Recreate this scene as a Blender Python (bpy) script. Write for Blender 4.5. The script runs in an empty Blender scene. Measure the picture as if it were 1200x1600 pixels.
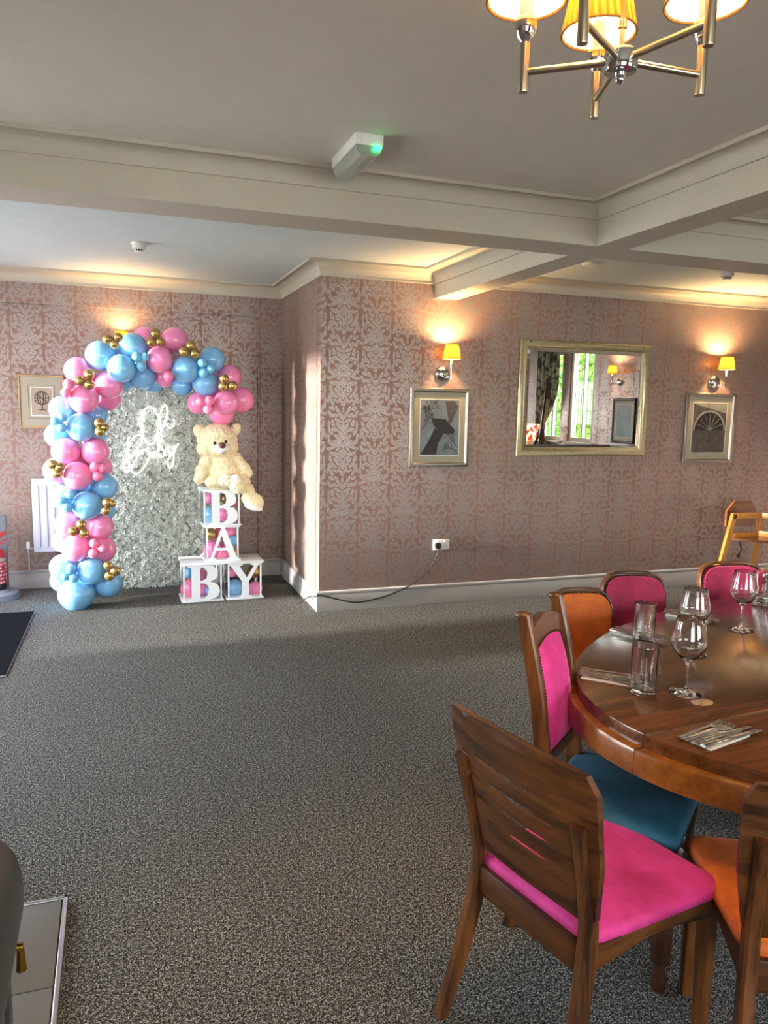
import bpy, bmesh, math, random
import numpy as np
from mathutils import Vector, Matrix, noise
from mathutils.geometry import delaunay_2d_cdt
random.seed(7)
SC = bpy.context.scene
COL = SC.collection
PI = math.pi

# ------------------------------------------------------------------ camera
F, YAW, PITCH, ROLL, CAMH = 1191.976, .341931, .1350267, .01928, 1.60
cy, sy, cp, sp = math.cos(YAW), math.sin(YAW), math.cos(PITCH), math.sin(PITCH)
FWD = Vector((sy*cp, cy*cp, -sp)); _r = Vector((cy, -sy, 0)); _u = _r.cross(FWD)
RGT = _r*math.cos(ROLL) + _u*math.sin(ROLL); UP = -_r*math.sin(ROLL) + _u*math.cos(ROLL)
CAM = Vector((0, 0, CAMH))
cd = bpy.data.cameras.new('camera'); cam = bpy.data.objects.new('camera', cd); COL.objects.link(cam)
cd.sensor_fit = 'HORIZONTAL'; cd.sensor_width = 36; cd.lens = F/1200*36; cd.clip_start = .05
M = Matrix((RGT, UP, -FWD)).transposed().to_4x4(); M.translation = CAM; cam.matrix_world = M
SC.camera = cam
def at(x, y, ax, val):
    d = RGT*(x-600) - UP*(y-800) + FWD*F
    return CAM + d*((val-CAM[ax])/d[ax])
def fl(x, y, z=0.0): return at(x, y, 2, z)

# ------------------------------------------------------------------ light
W = bpy.data.worlds.new('world'); SC.world = W; W.use_nodes = True
wn = W.node_tree.nodes; wl = W.node_tree.links
bg = wn['Background']
tc = wn.new('ShaderNodeTexCoord'); sx = wn.new('ShaderNodeSeparateXYZ'); rp = wn.new('ShaderNodeValToRGB')
wl.new(tc.outputs['Generated'], sx.inputs[0]); wl.new(sx.outputs['Z'], rp.inputs[0])
rp.color_ramp.elements[0].position = 0.0; rp.color_ramp.elements[0].color = (.90, .93, .92, 1)
rp.color_ramp.elements[1].position = .8; rp.color_ramp.elements[1].color = (.72, .84, 1, 1)
wl.new(rp.outputs[0], bg.inputs[0]); bg.inputs[1].default_value = 11.5
SUN = bpy.data.lights.new('sun', 'SUN'); SUN.energy = 14.0; SUN.angle = math.radians(4.0); SUN.color = (1, .96, .9)
so = bpy.data.objects.new('sun', SUN); COL.objects.link(so)
so.rotation_euler = Vector((1, .012, -.11)).to_track_quat('-Z', 'Y').to_euler()
SC.view_settings.view_transform = 'Standard'; SC.view_settings.look = 'None'
SC.view_settings.gamma = 1; SC.view_settings.use_curve_mapping = False
SC.view_settings.exposure = 1.0
SC.render.engine = 'CYCLES'
SC.cycles.use_denoising = True
SC.cycles.max_bounces = 10; SC.cycles.diffuse_bounces = 5; SC.cycles.glossy_bounces = 5
SC.cycles.transmission_bounces = 10; SC.cycles.transparent_max_bounces = 12
SC.cycles.sample_clamp_indirect = 6
SC.cycles.caustics_reflective = False; SC.cycles.caustics_refractive = False
def portal(loc, direction, w, h):
    l = bpy.data.lights.new('window_portal', 'AREA'); l.shape = 'RECTANGLE'; l.size = w; l.size_y = h
    l.cycles.is_portal = True
    o = bpy.data.objects.new('window_portal', l); COL.objects.link(o); o.location = loc
    d = Vector(direction); o.rotation_euler = d.to_track_quat('-Z', 'Y').to_euler()
def bulb(loc, e, col=(1, .62, .28), r=.02, parent=None):
    l = bpy.data.lights.new('bulb_light', 'POINT'); l.energy = e; l.color = col; l.shadow_soft_size = r
    o = bpy.data.objects.new('bulb_light', l); COL.objects.link(o); o.location = loc; o.parent = parent
    return o

# ------------------------------------------------------------------ node material helpers
def srgb(h):
    v = [int(h[i:i+2], 16)/255 for i in (0, 2, 4)]
    return tuple(c/12.92 if c <= .04045 else ((c+.055)/1.055)**2.4 for c in v) + (1,)
class NM:
    def __init__(s, name):
        s.m = bpy.data.materials.new(name); s.m.use_nodes = True
        s.n = s.m.node_tree.nodes; s.l = s.m.node_tree.links; s.b = s.n['Principled BSDF']; s.out = s.n['Material Output']
    def new(s, t, **k):
        o = s.n.new(t)
        for a, b in k.items(): setattr(o, a, b)
        return o
    def link(s, a, b): s.l.new(a, b)
    def put(s, inp, v):
        if hasattr(v, 'is_output'): s.l.new(v, inp)
        else: inp.default_value = v
    def math(s, op, a, b=0.0, c=None):
        o = s.new('ShaderNodeMath', operation=op); s.put(o.inputs[0], a); s.put(o.inputs[1], b)
        if c is not None: s.put(o.inputs[2], c)
        return o.outputs[0]
    def ramp(s, fac, stops, interp='LINEAR'):
        r = s.new('ShaderNodeValToRGB'); r.color_ramp.interpolation = interp; s.put(r.inputs[0], fac)
        e = r.color_ramp.elements
        while len(e) < len(stops): e.new(.5)
        for el, (p, c) in zip(e, stops): el.position = p; el.color = c if len(c) == 4 else tuple(c)+(1,)
        return r.outputs[0]
    def coords(s, scale=(1, 1, 1), kind='Object'):
        t = s.new('ShaderNodeTexCoord'); mp = s.new('ShaderNodeMapping'); mp.inputs['Scale'].default_value = scale
        s.link(t.outputs[kind], mp.inputs[0]); return mp.outputs[0]
    def noise(s, vec, scale, detail=2, rough=.5, out=0):
        t = s.new('ShaderNodeTexNoise'); t.inputs['Scale'].default_value = scale; t.inputs['Detail'].default_value = detail
        t.inputs['Roughness'].default_value = rough; s.link(vec, t.inputs['Vector']); return t.outputs[out]
    def mix(s, f, a, b):
        o = s.new('ShaderNodeMix', data_type='RGBA'); s.put(o.inputs[0], f); s.put(o.inputs[6], a); s.put(o.inputs[7], b); return o.outputs[2]
    def bump(s, h, strength=.3, dist=.002):
        o = s.new('ShaderNodeBump'); o.inputs['Strength'].default_value = strength; o.inputs['Distance'].default_value = dist
        s.link(h, o.inputs['Height']); s.link(o.outputs[0], s.b.inputs['Normal'])
def plain(name, col, rough=.5, metal=0.0, coat=0.0, var=.06, vs=8, bump=0, bs=200, spec=.5, sheen=0, **k):
    n = NM(name); c = srgb(col) if isinstance(col, str) else col
    v = n.coords(); f = n.noise(v, vs, 3)
    lo = tuple(max(0, x*(1-var)) for x in c[:3])+(1,); hi = tuple(min(1, x*(1+var)) for x in c[:3])+(1,)
    n.link(n.ramp(f, [(.3, lo), (.7, hi)]), n.b.inputs['Base Color'])
    n.b.inputs['Roughness'].default_value = rough; n.b.inputs['Metallic'].default_value = metal
    n.b.inputs['Coat Weight'].default_value = coat; n.b.inputs['Specular IOR Level'].default_value = spec
    if sheen:
        n.b.inputs['Sheen Weight'].default_value = sheen; n.b.inputs['Sheen Roughness'].default_value = .35
        n.b.inputs['Sheen Tint'].default_value = tuple(min(1, x*1.3+.1) for x in c[:3])+(1,)
    if bump: n.bump(n.noise(v, bs, 3), bump)
    return n.m
def wood(name, dark, light, axis=0, rough=.38, coat=.12, scale=1.0):
    n = NM(name); sc = [26*scale]*3; sc[axis] = 2.2*scale
    v = n.coords(tuple(sc)); d = n.noise(v, 1.0, 4, .6)
    v2 = n.coords(tuple([x*5 for x in sc])); f2 = n.noise(v2, 1.0, 2)
    f = n.math('ADD', n.math('MULTIPLY', d, .75), n.math('MULTIPLY', f2, .25))
    n.link(n.ramp(f, [(.36, srgb(dark)), (.5, tuple((a+b)/2 for a, b in zip(srgb(dark), srgb(light)))), (.64, srgb(light))]), n.b.inputs['Base Color'])
    n.b.inputs['Roughness'].default_value = rough; n.b.inputs['Coat Weight'].default_value = coat; n.b.inputs['Coat Roughness'].default_value = .15
    n.bump(f, .12, .001)
    return n.m
def velvet(name, col, dark):
    n = NM(name); v = n.coords(); f = n.noise(v, 7, 4, .6); f2 = n.noise(v, 420, 1)
    n.link(n.ramp(f, [(.36, srgb(dark)), (.6, srgb(col))]), n.b.inputs['Base Color'])
    n.b.inputs['Roughness'].default_value = .75; n.b.inputs['Sheen Weight'].default_value = .55
    n.b.inputs['Sheen Roughness'].default_value = .3; n.b.inputs['Sheen Tint'].default_value = tuple(min(1, c*1.2+.15) for c in srgb(col)[:3])+(1,)
    n.bump(f2, .15, .0006); return n.m
def glass(name, ior=1.5, rough=0.0, col=(1, 1, 1, 1)):
    n = NM(name); n.b.inputs['Transmission Weight'].default_value = 1; n.b.inputs['IOR'].default_value = ior
    n.b.inputs['Roughness'].default_value = rough; n.b.inputs['Base Color'].default_value = col
    return n.m
def thin(name, ior):
    n = NM(name); tr = n.new('ShaderNodeBsdfTransparent'); gl = n.new('ShaderNodeBsdfGlossy'); gl.inputs['Roughness'].default_value = .02
    lw = n.new('ShaderNodeLayerWeight'); lw.inputs[0].default_value = .5; mx = n.new('ShaderNodeMixShader')
    fr = n.new('ShaderNodeMath', operation='MULTIPLY_ADD'); n.link(n.math('POWER', lw.outputs['Facing'], 5.0), fr.inputs[0]); fr.inputs[1].default_value = .7; fr.inputs[2].default_value = (ior-1)*.08
    n.link(fr.outputs[0], mx.inputs[0]); n.link(tr.outputs[0], mx.inputs[1]); n.link(gl.outputs[0], mx.inputs[2]); n.link(mx.outputs[0], n.out.inputs[0]); return n.m
def emit(name, col, s):
    n = NM(name); n.b.inputs['Base Color'].default_value = col; n.b.inputs['Emission Color'].default_value = col
    n.b.inputs['Emission Strength'].default_value = s; return n.m

def wallpaper(name, ax):
    """rose and silver damask; half-drop repeat .52 x .54 m, mirrored about each motif's stem"""
    n = NM(name)
    g = n.new('ShaderNodeNewGeometry'); s_ = n.new('ShaderNodeSeparateXYZ'); n.link(g.outputs['Position'], s_.inputs[0])
    X = s_.outputs['X' if ax == 0 else 'Y']; Z = s_.outputs['Z']
    X = n.math('ADD', X, 10.02); Z = n.math('ADD', Z, 10.0)
    c = n.math('ROUND', n.math('DIVIDE', X, .26))
    u = n.math('ABSOLUTE', n.math('SUBTRACT', X, n.math('MULTIPLY', c, .26)))
    par = n.math('MODULO', c, 2.0)
    v = n.math('MODULO', n.math('ADD', Z, n.math('MULTIPLY', par, .27)), .54)
    cb = n.new('ShaderNodeCombineXYZ'); n.link(u, cb.inputs[0]); n.link(v, cb.inputs[1])
    wob = n.noise(cb.outputs[0], 38, 1, .5, 1)
    va = n.new('ShaderNodeVectorMath', operation='MULTIPLY_ADD'); n.link(wob, va.inputs[0])
    va.inputs[1].default_value = (.012, .012, 0); n.link(cb.outputs[0], va.inputs[2])
    off = n.new('ShaderNodeVectorMath', operation='SUBTRACT'); n.link(va.outputs[0], off.inputs[0]); off.inputs[1].default_value = (.006, .006, 0)
    P = off.outputs[0]
    # (u, v, angle, half length, half width)
    sh = [(0, .27, 90, .040, .036), (0, .335, 90, .030, .014), (.022, .325, 65, .030, .009), (.045, .30, 40, .030, .011),
          (.052, .268, 10, .026, .010), (.066, .235, -35, .034, .012), (.034, .222, -60, .026, .010), (.095, .258, 35, .030, .012),
          (.108, .215, -10, .022, .010), (0, .215, 90, .018, .008), (.020, .185, -50, .026, .010), (0, .165, 90, .022, .018),
          (.048, .165, 60, .028, .011), (.082, .175, 20, .024, .012), (.050, .128, 15, .020, .016), (.100, .135, 75, .026, .009),
          (.014, .120, 70, .026, .008), (.028, .088, 30, .026, .010), (0, .075, 90, .024, .007), (.070, .085, 50, .028, .010),
          (.100, .080, 90, .020, .014), (.022, .045, 60, .026, .008), (.052, .040, 20, .024, .009), (.090, .030, 60, .028, .009),
          (0, .020, 90, .020, .012), (.118, .045, 95, .022, .007), (.030, .385, 50, .030, .010), (.062, .360, 20, .026, .011),
          (0, .400, 90, .028, .010), (.098, .345, 60, .026, .011), (.040, .430, 35, .028, .010), (.080, .410, 75, .026, .010),
          (0, .455, 90, .020, .016), (.112, .400, 90, .030, .007), (.024, .480, 55, .028, .009), (.064, .470, 10, .026, .011),
          (.105, .480, 65, .028, .010), (0, .515, 90, .022, .007), (.048, .515, 60, .026, .010), (.090, .525, 25, .022, .012), (.115, .305, 80, .024, .007)]
    field = None
    for (a, b, th, L, Wd) in sh:
        mp = n.new('ShaderNodeMapping', vector_type='TEXTURE')
        if field is None: n.link(P, mp.inputs[0])
        else:   # evaluate the motif's shapes one after another
            ch = n.new('ShaderNodeVectorMath', operation='MULTIPLY_ADD'); n.link(field, ch.inputs[0]); ch.inputs[1].default_value = (1e-7,)*3
            n.link(P, ch.inputs[2]); n.link(ch.outputs[0], mp.inputs[0])
        mp.inputs['Location'].default_value = (a, b, 0); mp.inputs['Rotation'].default_value = (0, 0, math.radians(th))
        mp.inputs['Scale'].default_value = (L*1.08, Wd*1.28, 1)
        ln = n.new('ShaderNodeVectorMath', operation='LENGTH'); n.link(mp.outputs[0], ln.inputs[0])
        field = ln.outputs['Value'] if field is None else n.math('MINIMUM', field, ln.outputs['Value'])
    ink = n.ramp(n.math('MULTIPLY', field, .5), [(0, (.15,)*3), (.10, (.15,)*3), (.13, (1,)*3), (.23, (1,)*3), (.26, (.25,)*3), (.30, (.25,)*3), (.33, (1,)*3), (.47, (1,)*3), (.51, (0,)*3), (.62, (0,)*3), (.66, (.55,)*3), (.70, (0,)*3)])
    geo = g.outputs['Position']
    mott = n.noise(geo, 2.2, 2); fine = n.noise(geo, 160, 2)
    base = n.ramp(n.math('ADD', n.math('MULTIPLY', mott, .6), n.math('MULTIPLY', fine, .4)), [(.35, srgb('7c5c4f')), (.65, srgb('8d6a5b'))])
    silv = n.ramp(fine, [(.35, srgb('8b807a')), (.65, srgb('9d928b'))])
    n.link(n.mix(ink, base, silv), n.b.inputs['Base Color'])
    n.link(n.math('MULTIPLY', ink, .55), n.b.inputs['Metallic'])
    n.link(n.math('SUBTRACT', .60, n.math('MULTIPLY', ink, .20)), n.b.inputs['Roughness'])
    n.b.inputs['Specular IOR Level'].default_value = .6
    n.bump(n.math('ADD', ink, n.math('MULTIPLY', fine, .6)), .25, .0008)
    return n.m

MAT = {}
MAT['paper_x'] = wallpaper('damask_paper_x', 0); MAT['paper_y'] = wallpaper('damask_paper_y', 1)
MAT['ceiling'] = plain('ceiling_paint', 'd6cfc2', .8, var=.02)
MAT['ceiling_far'] = plain('ceiling_paint_daylit', 'ced8d8', .7, var=.02)  # cool window light mixed into the ceiling colour, offsets pink wallpaper bounce
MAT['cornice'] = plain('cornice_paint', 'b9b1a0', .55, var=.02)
MAT['skirt'] = plain('skirting_paint', '98948f', .4, var=.02)
MAT['white'] = plain('white_plastic', 'e4e2dc', .35, var=.02)
MAT['board'] = plain('white_board', 'e8ecee', .45, var=.02)
MAT['chrome'] = plain('chrome', 'd8d8d8', .08, 1.0, var=.01)
MAT['nickel'] = plain('brushed_nickel', 'b9ad93', .28, 1.0, var=.04)
MAT['silver'] = plain('cutlery_steel', 'c8c6c2', .16, 1.0, var=.02)
MAT['brass'] = plain('brass', 'c99a3c', .2, 1.0, var=.03)
MAT['stud'] = plain('nail_bronze', '5a4224', .35, 1.0, var=.1)
MAT['frame_gold'] = plain('champagne_frame', 'a79d7c', .34, .75, var=.12, vs=30)
MAT['frame_pewter'] = plain('pewter_frame', '8d867c', .3, .8, var=.08)
MAT['frame_lightgold'] = plain('light_gold_frame', 'a98a5e', .4, .6, var=.1)
MAT['mount'] = plain('picture_mount', '9c9580', .8, var=.02)
MAT['black'] = plain('black_plastic', '121212', .4, var=.1)
MAT['cable'] = plain('cable_rubber', '1b1b1d', .5, var=.1)
MAT['red'] = plain('red_paint', 'a01a20', .3, var=.05)
MAT['grey_enamel'] = plain('grey_enamel', '3c3e40', .28, var=.04)
MAT['blue_panel'] = plain('blue_grey_panel', '2f4658', .4, var=.08)
MAT['tile'] = plain('grey_tile', '656560', .5, var=.06, vs=5)
MAT['alu'] = plain('aluminium_trim', 'b2b3b3', .25, .9, var=.04)
MAT['grout'] = plain('grout', '3a3a3a', .8)
MAT['mat_black'] = plain('doormat_pile', '101216', .95, var=.4, vs=300, bump=.2, bs=260, spec=.05)
MAT['mat_edge'] = plain('doormat_edge', '8f8f8c', .8)
MAT['rad'] = plain('radiator_enamel', 'bfc2cc', .3, var=.02)
MAT['copper'] = plain('pipe_copper', 'c9bfae', .3, .7)
MAT['pink'] = plain('pink_latex', 'f48cba', .22, var=.02, coat=.3)
MAT['hotpink'] = plain('rose_latex', 'f57fa6', .22, var=.02, coat=.3)
MAT['blue'] = plain('blue_latex', '7fbce8', .22, var=.02, coat=.3)
MAT['teal'] = plain('aqua_latex', '72b9e0', .2, var=.02, coat=.3)
MAT['gold'] = plain('gold_latex', 'b0935a', .30, .8, var=.05)
MAT['petal'] = plain('silk_petal', 'e6eae2', .7, var=.1, vs=14)
MAT['foliage_back'] = plain('petal_backing', 'b0b2a6', .9)
MAT['fur'] = plain('cream_plush', 'efe0b8', .95, var=.12, vs=45, bump=.8, bs=130, sheen=.4)
MAT['felt'] = plain('white_felt', 'efe9e0', .85, var=.03, bump=.2)
MAT['bear_nose'] = plain('brown_nose', '5c2f22', .45)
MAT['bead'] = plain('black_bead', '060606', .08)
MAT['tube'] = emit('neon_tube', (1, .97, 1, 1), 1.3)
MAT['glass'] = glass('clear_glass'); MAT['acrylic'] = thin('thin_acrylic', 1.35)
MAT['wine'] = glass('pale_wine', 1.33, 0, (.93, .88, .62, 1))
MAT['napkin'] = plain('paper_napkin', 'dcdad2', .9, var=.02)
MAT['seat_pink'] = velvet('pink_velvet', 'd2378c', 'b0246a'); MAT['seat_crimson'] = velvet('crimson_velvet', 'a81f50', '86163c')
MAT['seat_teal'] = velvet('teal_velvet', '17566f', '0d3a4e'); MAT['seat_orange'] = velvet('orange_velvet', 'd26a1e', 'a44a10')
MAT['wood_x'] = wood('chair_wood_x', '251005', '6b3d17', 0); MAT['wood_y'] = wood('chair_wood_y', '251005', '6b3d17', 1)
MAT['wood_z'] = wood('chair_wood_z', '2a1306', '73431a', 2)
MAT['dark_z'] = wood('dark_chair_wood', '1c0b04', '4a2710', 2); MAT['dark_x'] = wood('dark_rail_wood', '1c0b04', '4a2710', 0)
MAT['table'] = wood('table_veneer', '381d0d', '683c1c', 0, .17, .3, .9)
MAT['rim'] = wood('table_rim', '5e3210', '87501d', 0, .26, .3, .5)
MAT['high'] = wood('highchair_wood', 'a8661e', 'd08f36', 2, .35, .2); MAT['high_dark'] = wood('highchair_seat_wood', '5e3312', '7f4a1e', 0, .35, .2)
MAT['leg_grey'] = plain('grey_painted_leg', '4d5a5e', .5)
MAT['pane'] = thin('window_glass', 1.4)

def carpet():
    n = NM('grey_fleck_carpet'); g = n.new('ShaderNodeNewGeometry'); p = g.outputs['Position']
    f = n.noise(p, 230, 2, .7); f2 = n.noise(p, 90, 2, .6); f3 = n.noise(p, 1.3, 3)
    f4 = n.math('ADD', n.math('MULTIPLY', f, .72), n.math('MULTIPLY', f2, .28))
    c = n.ramp(f4, [(.42, srgb('141413')), (.485, srgb('343331')), (.535, srgb('686661')), (.60, srgb('bab7b0'))])
    h = n.new('ShaderNodeHueSaturation'); n.link(c, h.inputs['Color'])
    n.link(n.math('ADD', .85, n.math('MULTIPLY', f3, .3)), h.inputs['Value'])
    n.link(h.outputs[0], n.b.inputs['Base Color']); n.b.inputs['Roughness'].default_value = .95
    n.b.inputs['Specular IOR Level'].default_value = .15
    n.bump(f4, 1.0, .006); return n.m
MAT['carpet'] = carpet()

def shade_mat():
    n = NM('pleated_gold_shade'); c = n.coords((1, 1, 1)); s_ = n.new('ShaderNodeSeparateXYZ'); n.link(c, s_.inputs[0])
    a = n.math('ARCTAN2', s_.outputs['Y'], s_.outputs['X'])
    w = n.math('ADD', n.math('MULTIPLY', a, 30/1.0), n.math('MULTIPLY', s_.outputs['Z'], 40))
    st = n.math('MULTIPLY', n.math('ADD', n.math('SINE', w), 1), .5)
    col = n.ramp(st, [(0, srgb('d9981f')), (1, srgb('ffe27a'))])
    n.link(col, n.b.inputs['Base Color']); n.b.inputs['Roughness'].default_value = .7
    tr = n.new('ShaderNodeBsdfTranslucent'); n.link(col, tr.inputs[0]); mx = n.new('ShaderNodeMixShader'); mx.inputs[0].default_value = .6
    n.link(n.b.outputs[0], mx.inputs[1]); n.link(tr.outputs[0], mx.inputs[2]); n.link(mx.outputs[0], n.out.inputs[0])
    n.bump(st, .4, .003)
    return n.m
MAT['shade'] = shade_mat()
_n = NM('shade_lining'); _n.b.inputs['Base Color'].default_value = srgb('fff0d2'); _n.b.inputs['Roughness'].default_value = .8
_t = _n.new('ShaderNodeBsdfTranslucent'); _t.inputs[0].default_value = srgb('ffedc8'); _m = _n.new('ShaderNodeMixShader'); _m.inputs[0].default_value = .55
_n.link(_n.b.outputs[0], _m.inputs[1]); _n.link(_t.outputs[0], _m.inputs[2]); _n.link(_m.outputs[0], _n.out.inputs[0]); MAT['lining'] = _n.m
MAT['bulb'] = emit('bulb_glow', (1, .82, .5, 1), 22)
MAT['green_led'] = emit('green_led', (.02, 1, .25, 1), 4)

# ------------------------------------------------------------------ mesh helpers
class MB:
    def __init__(s): s.bm = bmesh.new()
    def add(s, t, m=None):
        if m is not None: bmesh.ops.transform(t, matrix=m, verts=t.verts)
        me = bpy.data.meshes.new('tmp'); t.to_mesh(me); t.free(); s.bm.from_mesh(me); bpy.data.meshes.remove(me); return s
    def box(s, c, d, bev=0.0, m=None, seg=2):
        t = bmesh.new(); bmesh.ops.create_cube(t, size=1)
        for v in t.verts: v.co = Vector((v.co.x*d[0], v.co.y*d[1], v.co.z*d[2]))
        if bev: bmesh.ops.bevel(t, geom=t.edges[:], offset=bev, segments=seg, affect='EDGES', profile=.5)
        return s.add(t, (m or Matrix()) @ Matrix.Translation(c))
    def span(s, a, b, bev=0.0):
        a, b = Vector(a), Vector(b); return s.box((a+b)/2, [abs(x) for x in (b-a)], bev)
    def beam(s, a, b, w, h, bev=.003, up=(0, 0, 1), w2=None, h2=None):
        """box from a to b, section w x h (tapers to w2 x h2)"""
        a, b = Vector(a), Vector(b); z = (b-a); L = z.length; z.normalize()
        x = Vector(up).cross(z)
        if x.length < 1e-4: x = Vector((1, 0, 0))
        x.normalize(); y = z.cross(x)
        t = bmesh.new(); bmesh.ops.create_cube(t, size=1)
        for v in t.verts:
            k = v.co.z > 0
            v.co = Vector((v.co.x*((w2 or w) if k else w), v.co.y*((h2 or h) if k else h), v.co.z*L))
        if bev: bmesh.ops.bevel(t, geom=t.edges[:], offset=bev, segments=2, affect='EDGES', profile=.5)
        mm = Matrix((x, y, z)).transposed().to_4x4(); mm.translation = (a+b)/2
        return s.add(t, mm)
    def path(s, pts, w, h, up=(0, 0, 1), closed=False):
        """rectangular section swept along a polyline; w across, h along up; w,h may be lists"""
        n = len(pts); P = [Vector(p) for p in pts]; t = bmesh.new(); rings = []
        for i in range(n):
            a = P[i-1] if (i or closed) else P[i]; b = P[(i+1) % n] if (i < n-1 or closed) else P[i]
            d = (b-a).normalized(); x = d.cross(Vector(up)).normalized(); y = x.cross(d).normalized()
            ww = w[i] if isinstance(w, (list, tuple)) else w; hh = h[i] if isinstance(h, (list, tuple)) else h
            c = min(ww, hh)*.18
            prof = [(-ww/2+c, -hh/2), (ww/2-c, -hh/2), (ww/2, -hh/2+c), (ww/2, hh/2-c), (ww/2-c, hh/2), (-ww/2+c, hh/2), (-ww/2, hh/2-c), (-ww/2, -hh/2+c)]
            rings.append([t.verts.new(P[i]+x*p+y*q) for p, q in prof])
        s._skin(t, rings, closed); return s.add(t)
    def _skin(s, t, rings, closed=False, cap=True):
        n = len(rings)
        for i in range(n if closed else n-1):
            A, B = rings[i], rings[(i+1) % n]; k = len(A)
            for j in range(k):
                t.faces.new((A[j], A[(j+1) % k], B[(j+1) % k], B[j]))
        if not closed and cap: t.faces.new(rings[0][::-1]); t.faces.new(rings[-1])
        bmesh.ops.recalc_face_normals(t, faces=t.faces)
    def tube(s, pts, r, n=8, closed=False):
        P = [Vector(p) for p in pts]; t = bmesh.new(); rings = []; up = None; N = len(P)
        for i in range(N):
            a = P[i-1] if (i or closed) else P[i]; b = P[(i+1) % N] if (i < N-1 or closed) else P[i]
            d = (b-a).normalized()
            if up is None: up = Vector((0, 0, 1)) if abs(d.z) < .9 else Vector((1, 0, 0))
            x = d.cross(up).normalized(); up = x.cross(d).normalized()
            rr = r[i] if isinstance(r, (list, tuple)) else r
            rings.append([t.verts.new(P[i]+(x*math.cos(2*PI*j/n)+up*math.sin(2*PI*j/n))*rr) for j in range(n)])
        s._skin(t, rings, closed); return s.add(t)
    def lathe(s, prof, n=24, m=None, cap=True):
        t = bmesh.new(); rings = []
        for (r, z) in prof:
            r = max(r, 1e-4); rings.append([t.verts.new((r*math.cos(2*PI*j/n), r*math.sin(2*PI*j/n), z)) for j in range(n)])
        s._skin(t, rings, cap=cap)
        return s.add(t, m)
    def ball(s, c, r, u=20, v=14, m=None):
        t = bmesh.new(); bmesh.ops.create_uvsphere(t, u_segments=u, v_segments=v, radius=1)
        r = r if isinstance(r, (list, tuple)) else (r, r, r)
        for q in t.verts: q.co = Vector((q.co.x*r[0], q.co.y*r[1], q.co.z*r[2]))
        return s.add(t, Matrix.Translation(c) @ (m or Matrix()))
    def plate(s, outline, th, holes=(), fn=None, grid=0.0, m=None):
        """flat plate in x,z (thickness along y) triangulated with holes; fn bends (x,y,z)"""
        vs = []; es = []
        def loop(L):
            k = len(vs); vs.extend(Vector(p) for p in L); es.extend((k+i, k+(i+1) % len(L)) for i in range(len(L)))
        loop(outline)
        for h in holes: loop(h)
        def inside(p, L):
            c = False; j = len(L)-1
            for i in range(len(L)):
                if (L[i][1] > p[1]) != (L[j][1] > p[1]) and p[0] < (L[j][0]-L[i][0])*(p[1]-L[i][1])/(L[j][1]-L[i][1])+L[i][0]: c = not c
                j = i
            return c
        ok = lambda p: inside(p, outline) and not any(inside(p, h) for h in holes)
        if grid:
            xs = [p[0] for p in outline]; zs = [p[1] for p in outline]
            x = min(xs)+grid/2
            while x < max(xs):
                z = min(zs)+grid/2
                while z < max(zs):
                    if ok((x, z)): vs.append(Vector((x, z)))
                    z += grid
                x += grid
        V, E, Fc, _, _, _ = delaunay_2d_cdt(vs, es, [], 0, 1e-6)
        tris = [f for f in Fc if ok(sum((V[i] for i in f), Vector((0, 0)))/3)]
        t = bmesh.new()
        A = [t.verts.new((p.x, -th/2, p.y)) for p in V]; B = [t.verts.new((p.x, th/2, p.y)) for p in V]
        cnt = {}
        for f in tris:
            t.faces.new([A[i] for i in f]); t.faces.new([B[i] for i in reversed(f)])
            for k in range(3):
                e = (f[k], f[(k+1) % 3]); cnt[e] = cnt.get(e, 0)+1
        for (a, b) in list(cnt):
            if (b, a) not in cnt: t.faces.new((A[b], A[a], B[a], B[b]))
        for v in [v for v in t.verts if not v.link_faces]: t.verts.remove(v)
        bmesh.ops.recalc_face_normals(t, faces=t.faces)
        if fn:
            for v in t.verts: v.co = Vector(fn(*v.co))
        return s.add(t, m)
    def frame(s, w, h, prof, m=None):
        """mitred picture frame, w x h outer, in x,z plane facing -y; prof = [(inset, out)]"""
        t = bmesh.new(); rings = []
        for (sx_, sz) in ((-1, -1), (1, -1), (1, 1), (-1, 1)):
            rings.append([t.verts.new((sx_*(w/2-a), -b, sz*(h/2-a))) for a, b in prof])
        s._skin(t, rings, True); return s.add(t, m)
    def build(s, name, mat, parent=None, smooth=True, angle=35):
        me = bpy.data.meshes.new(name); s.bm.to_mesh(me); s.bm.free(); me.materials.append(MAT[mat] if isinstance(mat, str) else mat)
        if smooth: me.shade_smooth(); me.set_sharp_from_angle(angle=math.radians(angle))
        o = bpy.data.objects.new(name, me); COL.objects.link(o)
        if parent: o.parent = parent
        return o
def tag(o, label=None, cat=None, group=None, kind=None):
    for k, v in (('label', label), ('category', cat), ('group', group), ('kind', kind)):
        if v: o[k] = v
    return o
def thing(name, label, cat, loc=(0, 0, 0), rz=0.0, group=None):
    o = bpy.data.objects.new(name, None); COL.objects.link(o); o.empty_display_size = .05
    o.location = loc; o.rotation_euler = (0, 0, rz); return tag(o, label, cat, group)
def struct(name, mb, mat, parent=None, **k):
    o = mb.build(name, mat, parent, **k)
    if not parent: o['kind'] = 'structure'
    return o
def kids(o): return [c for c in bpy.data.objects if c.parent == o]
def copy_tree(o, parent=None):
    c = o.copy(); COL.objects.link(c)
    if parent: c.parent = parent
    for ch in kids(o): copy_tree(ch, c)
    return c
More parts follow.
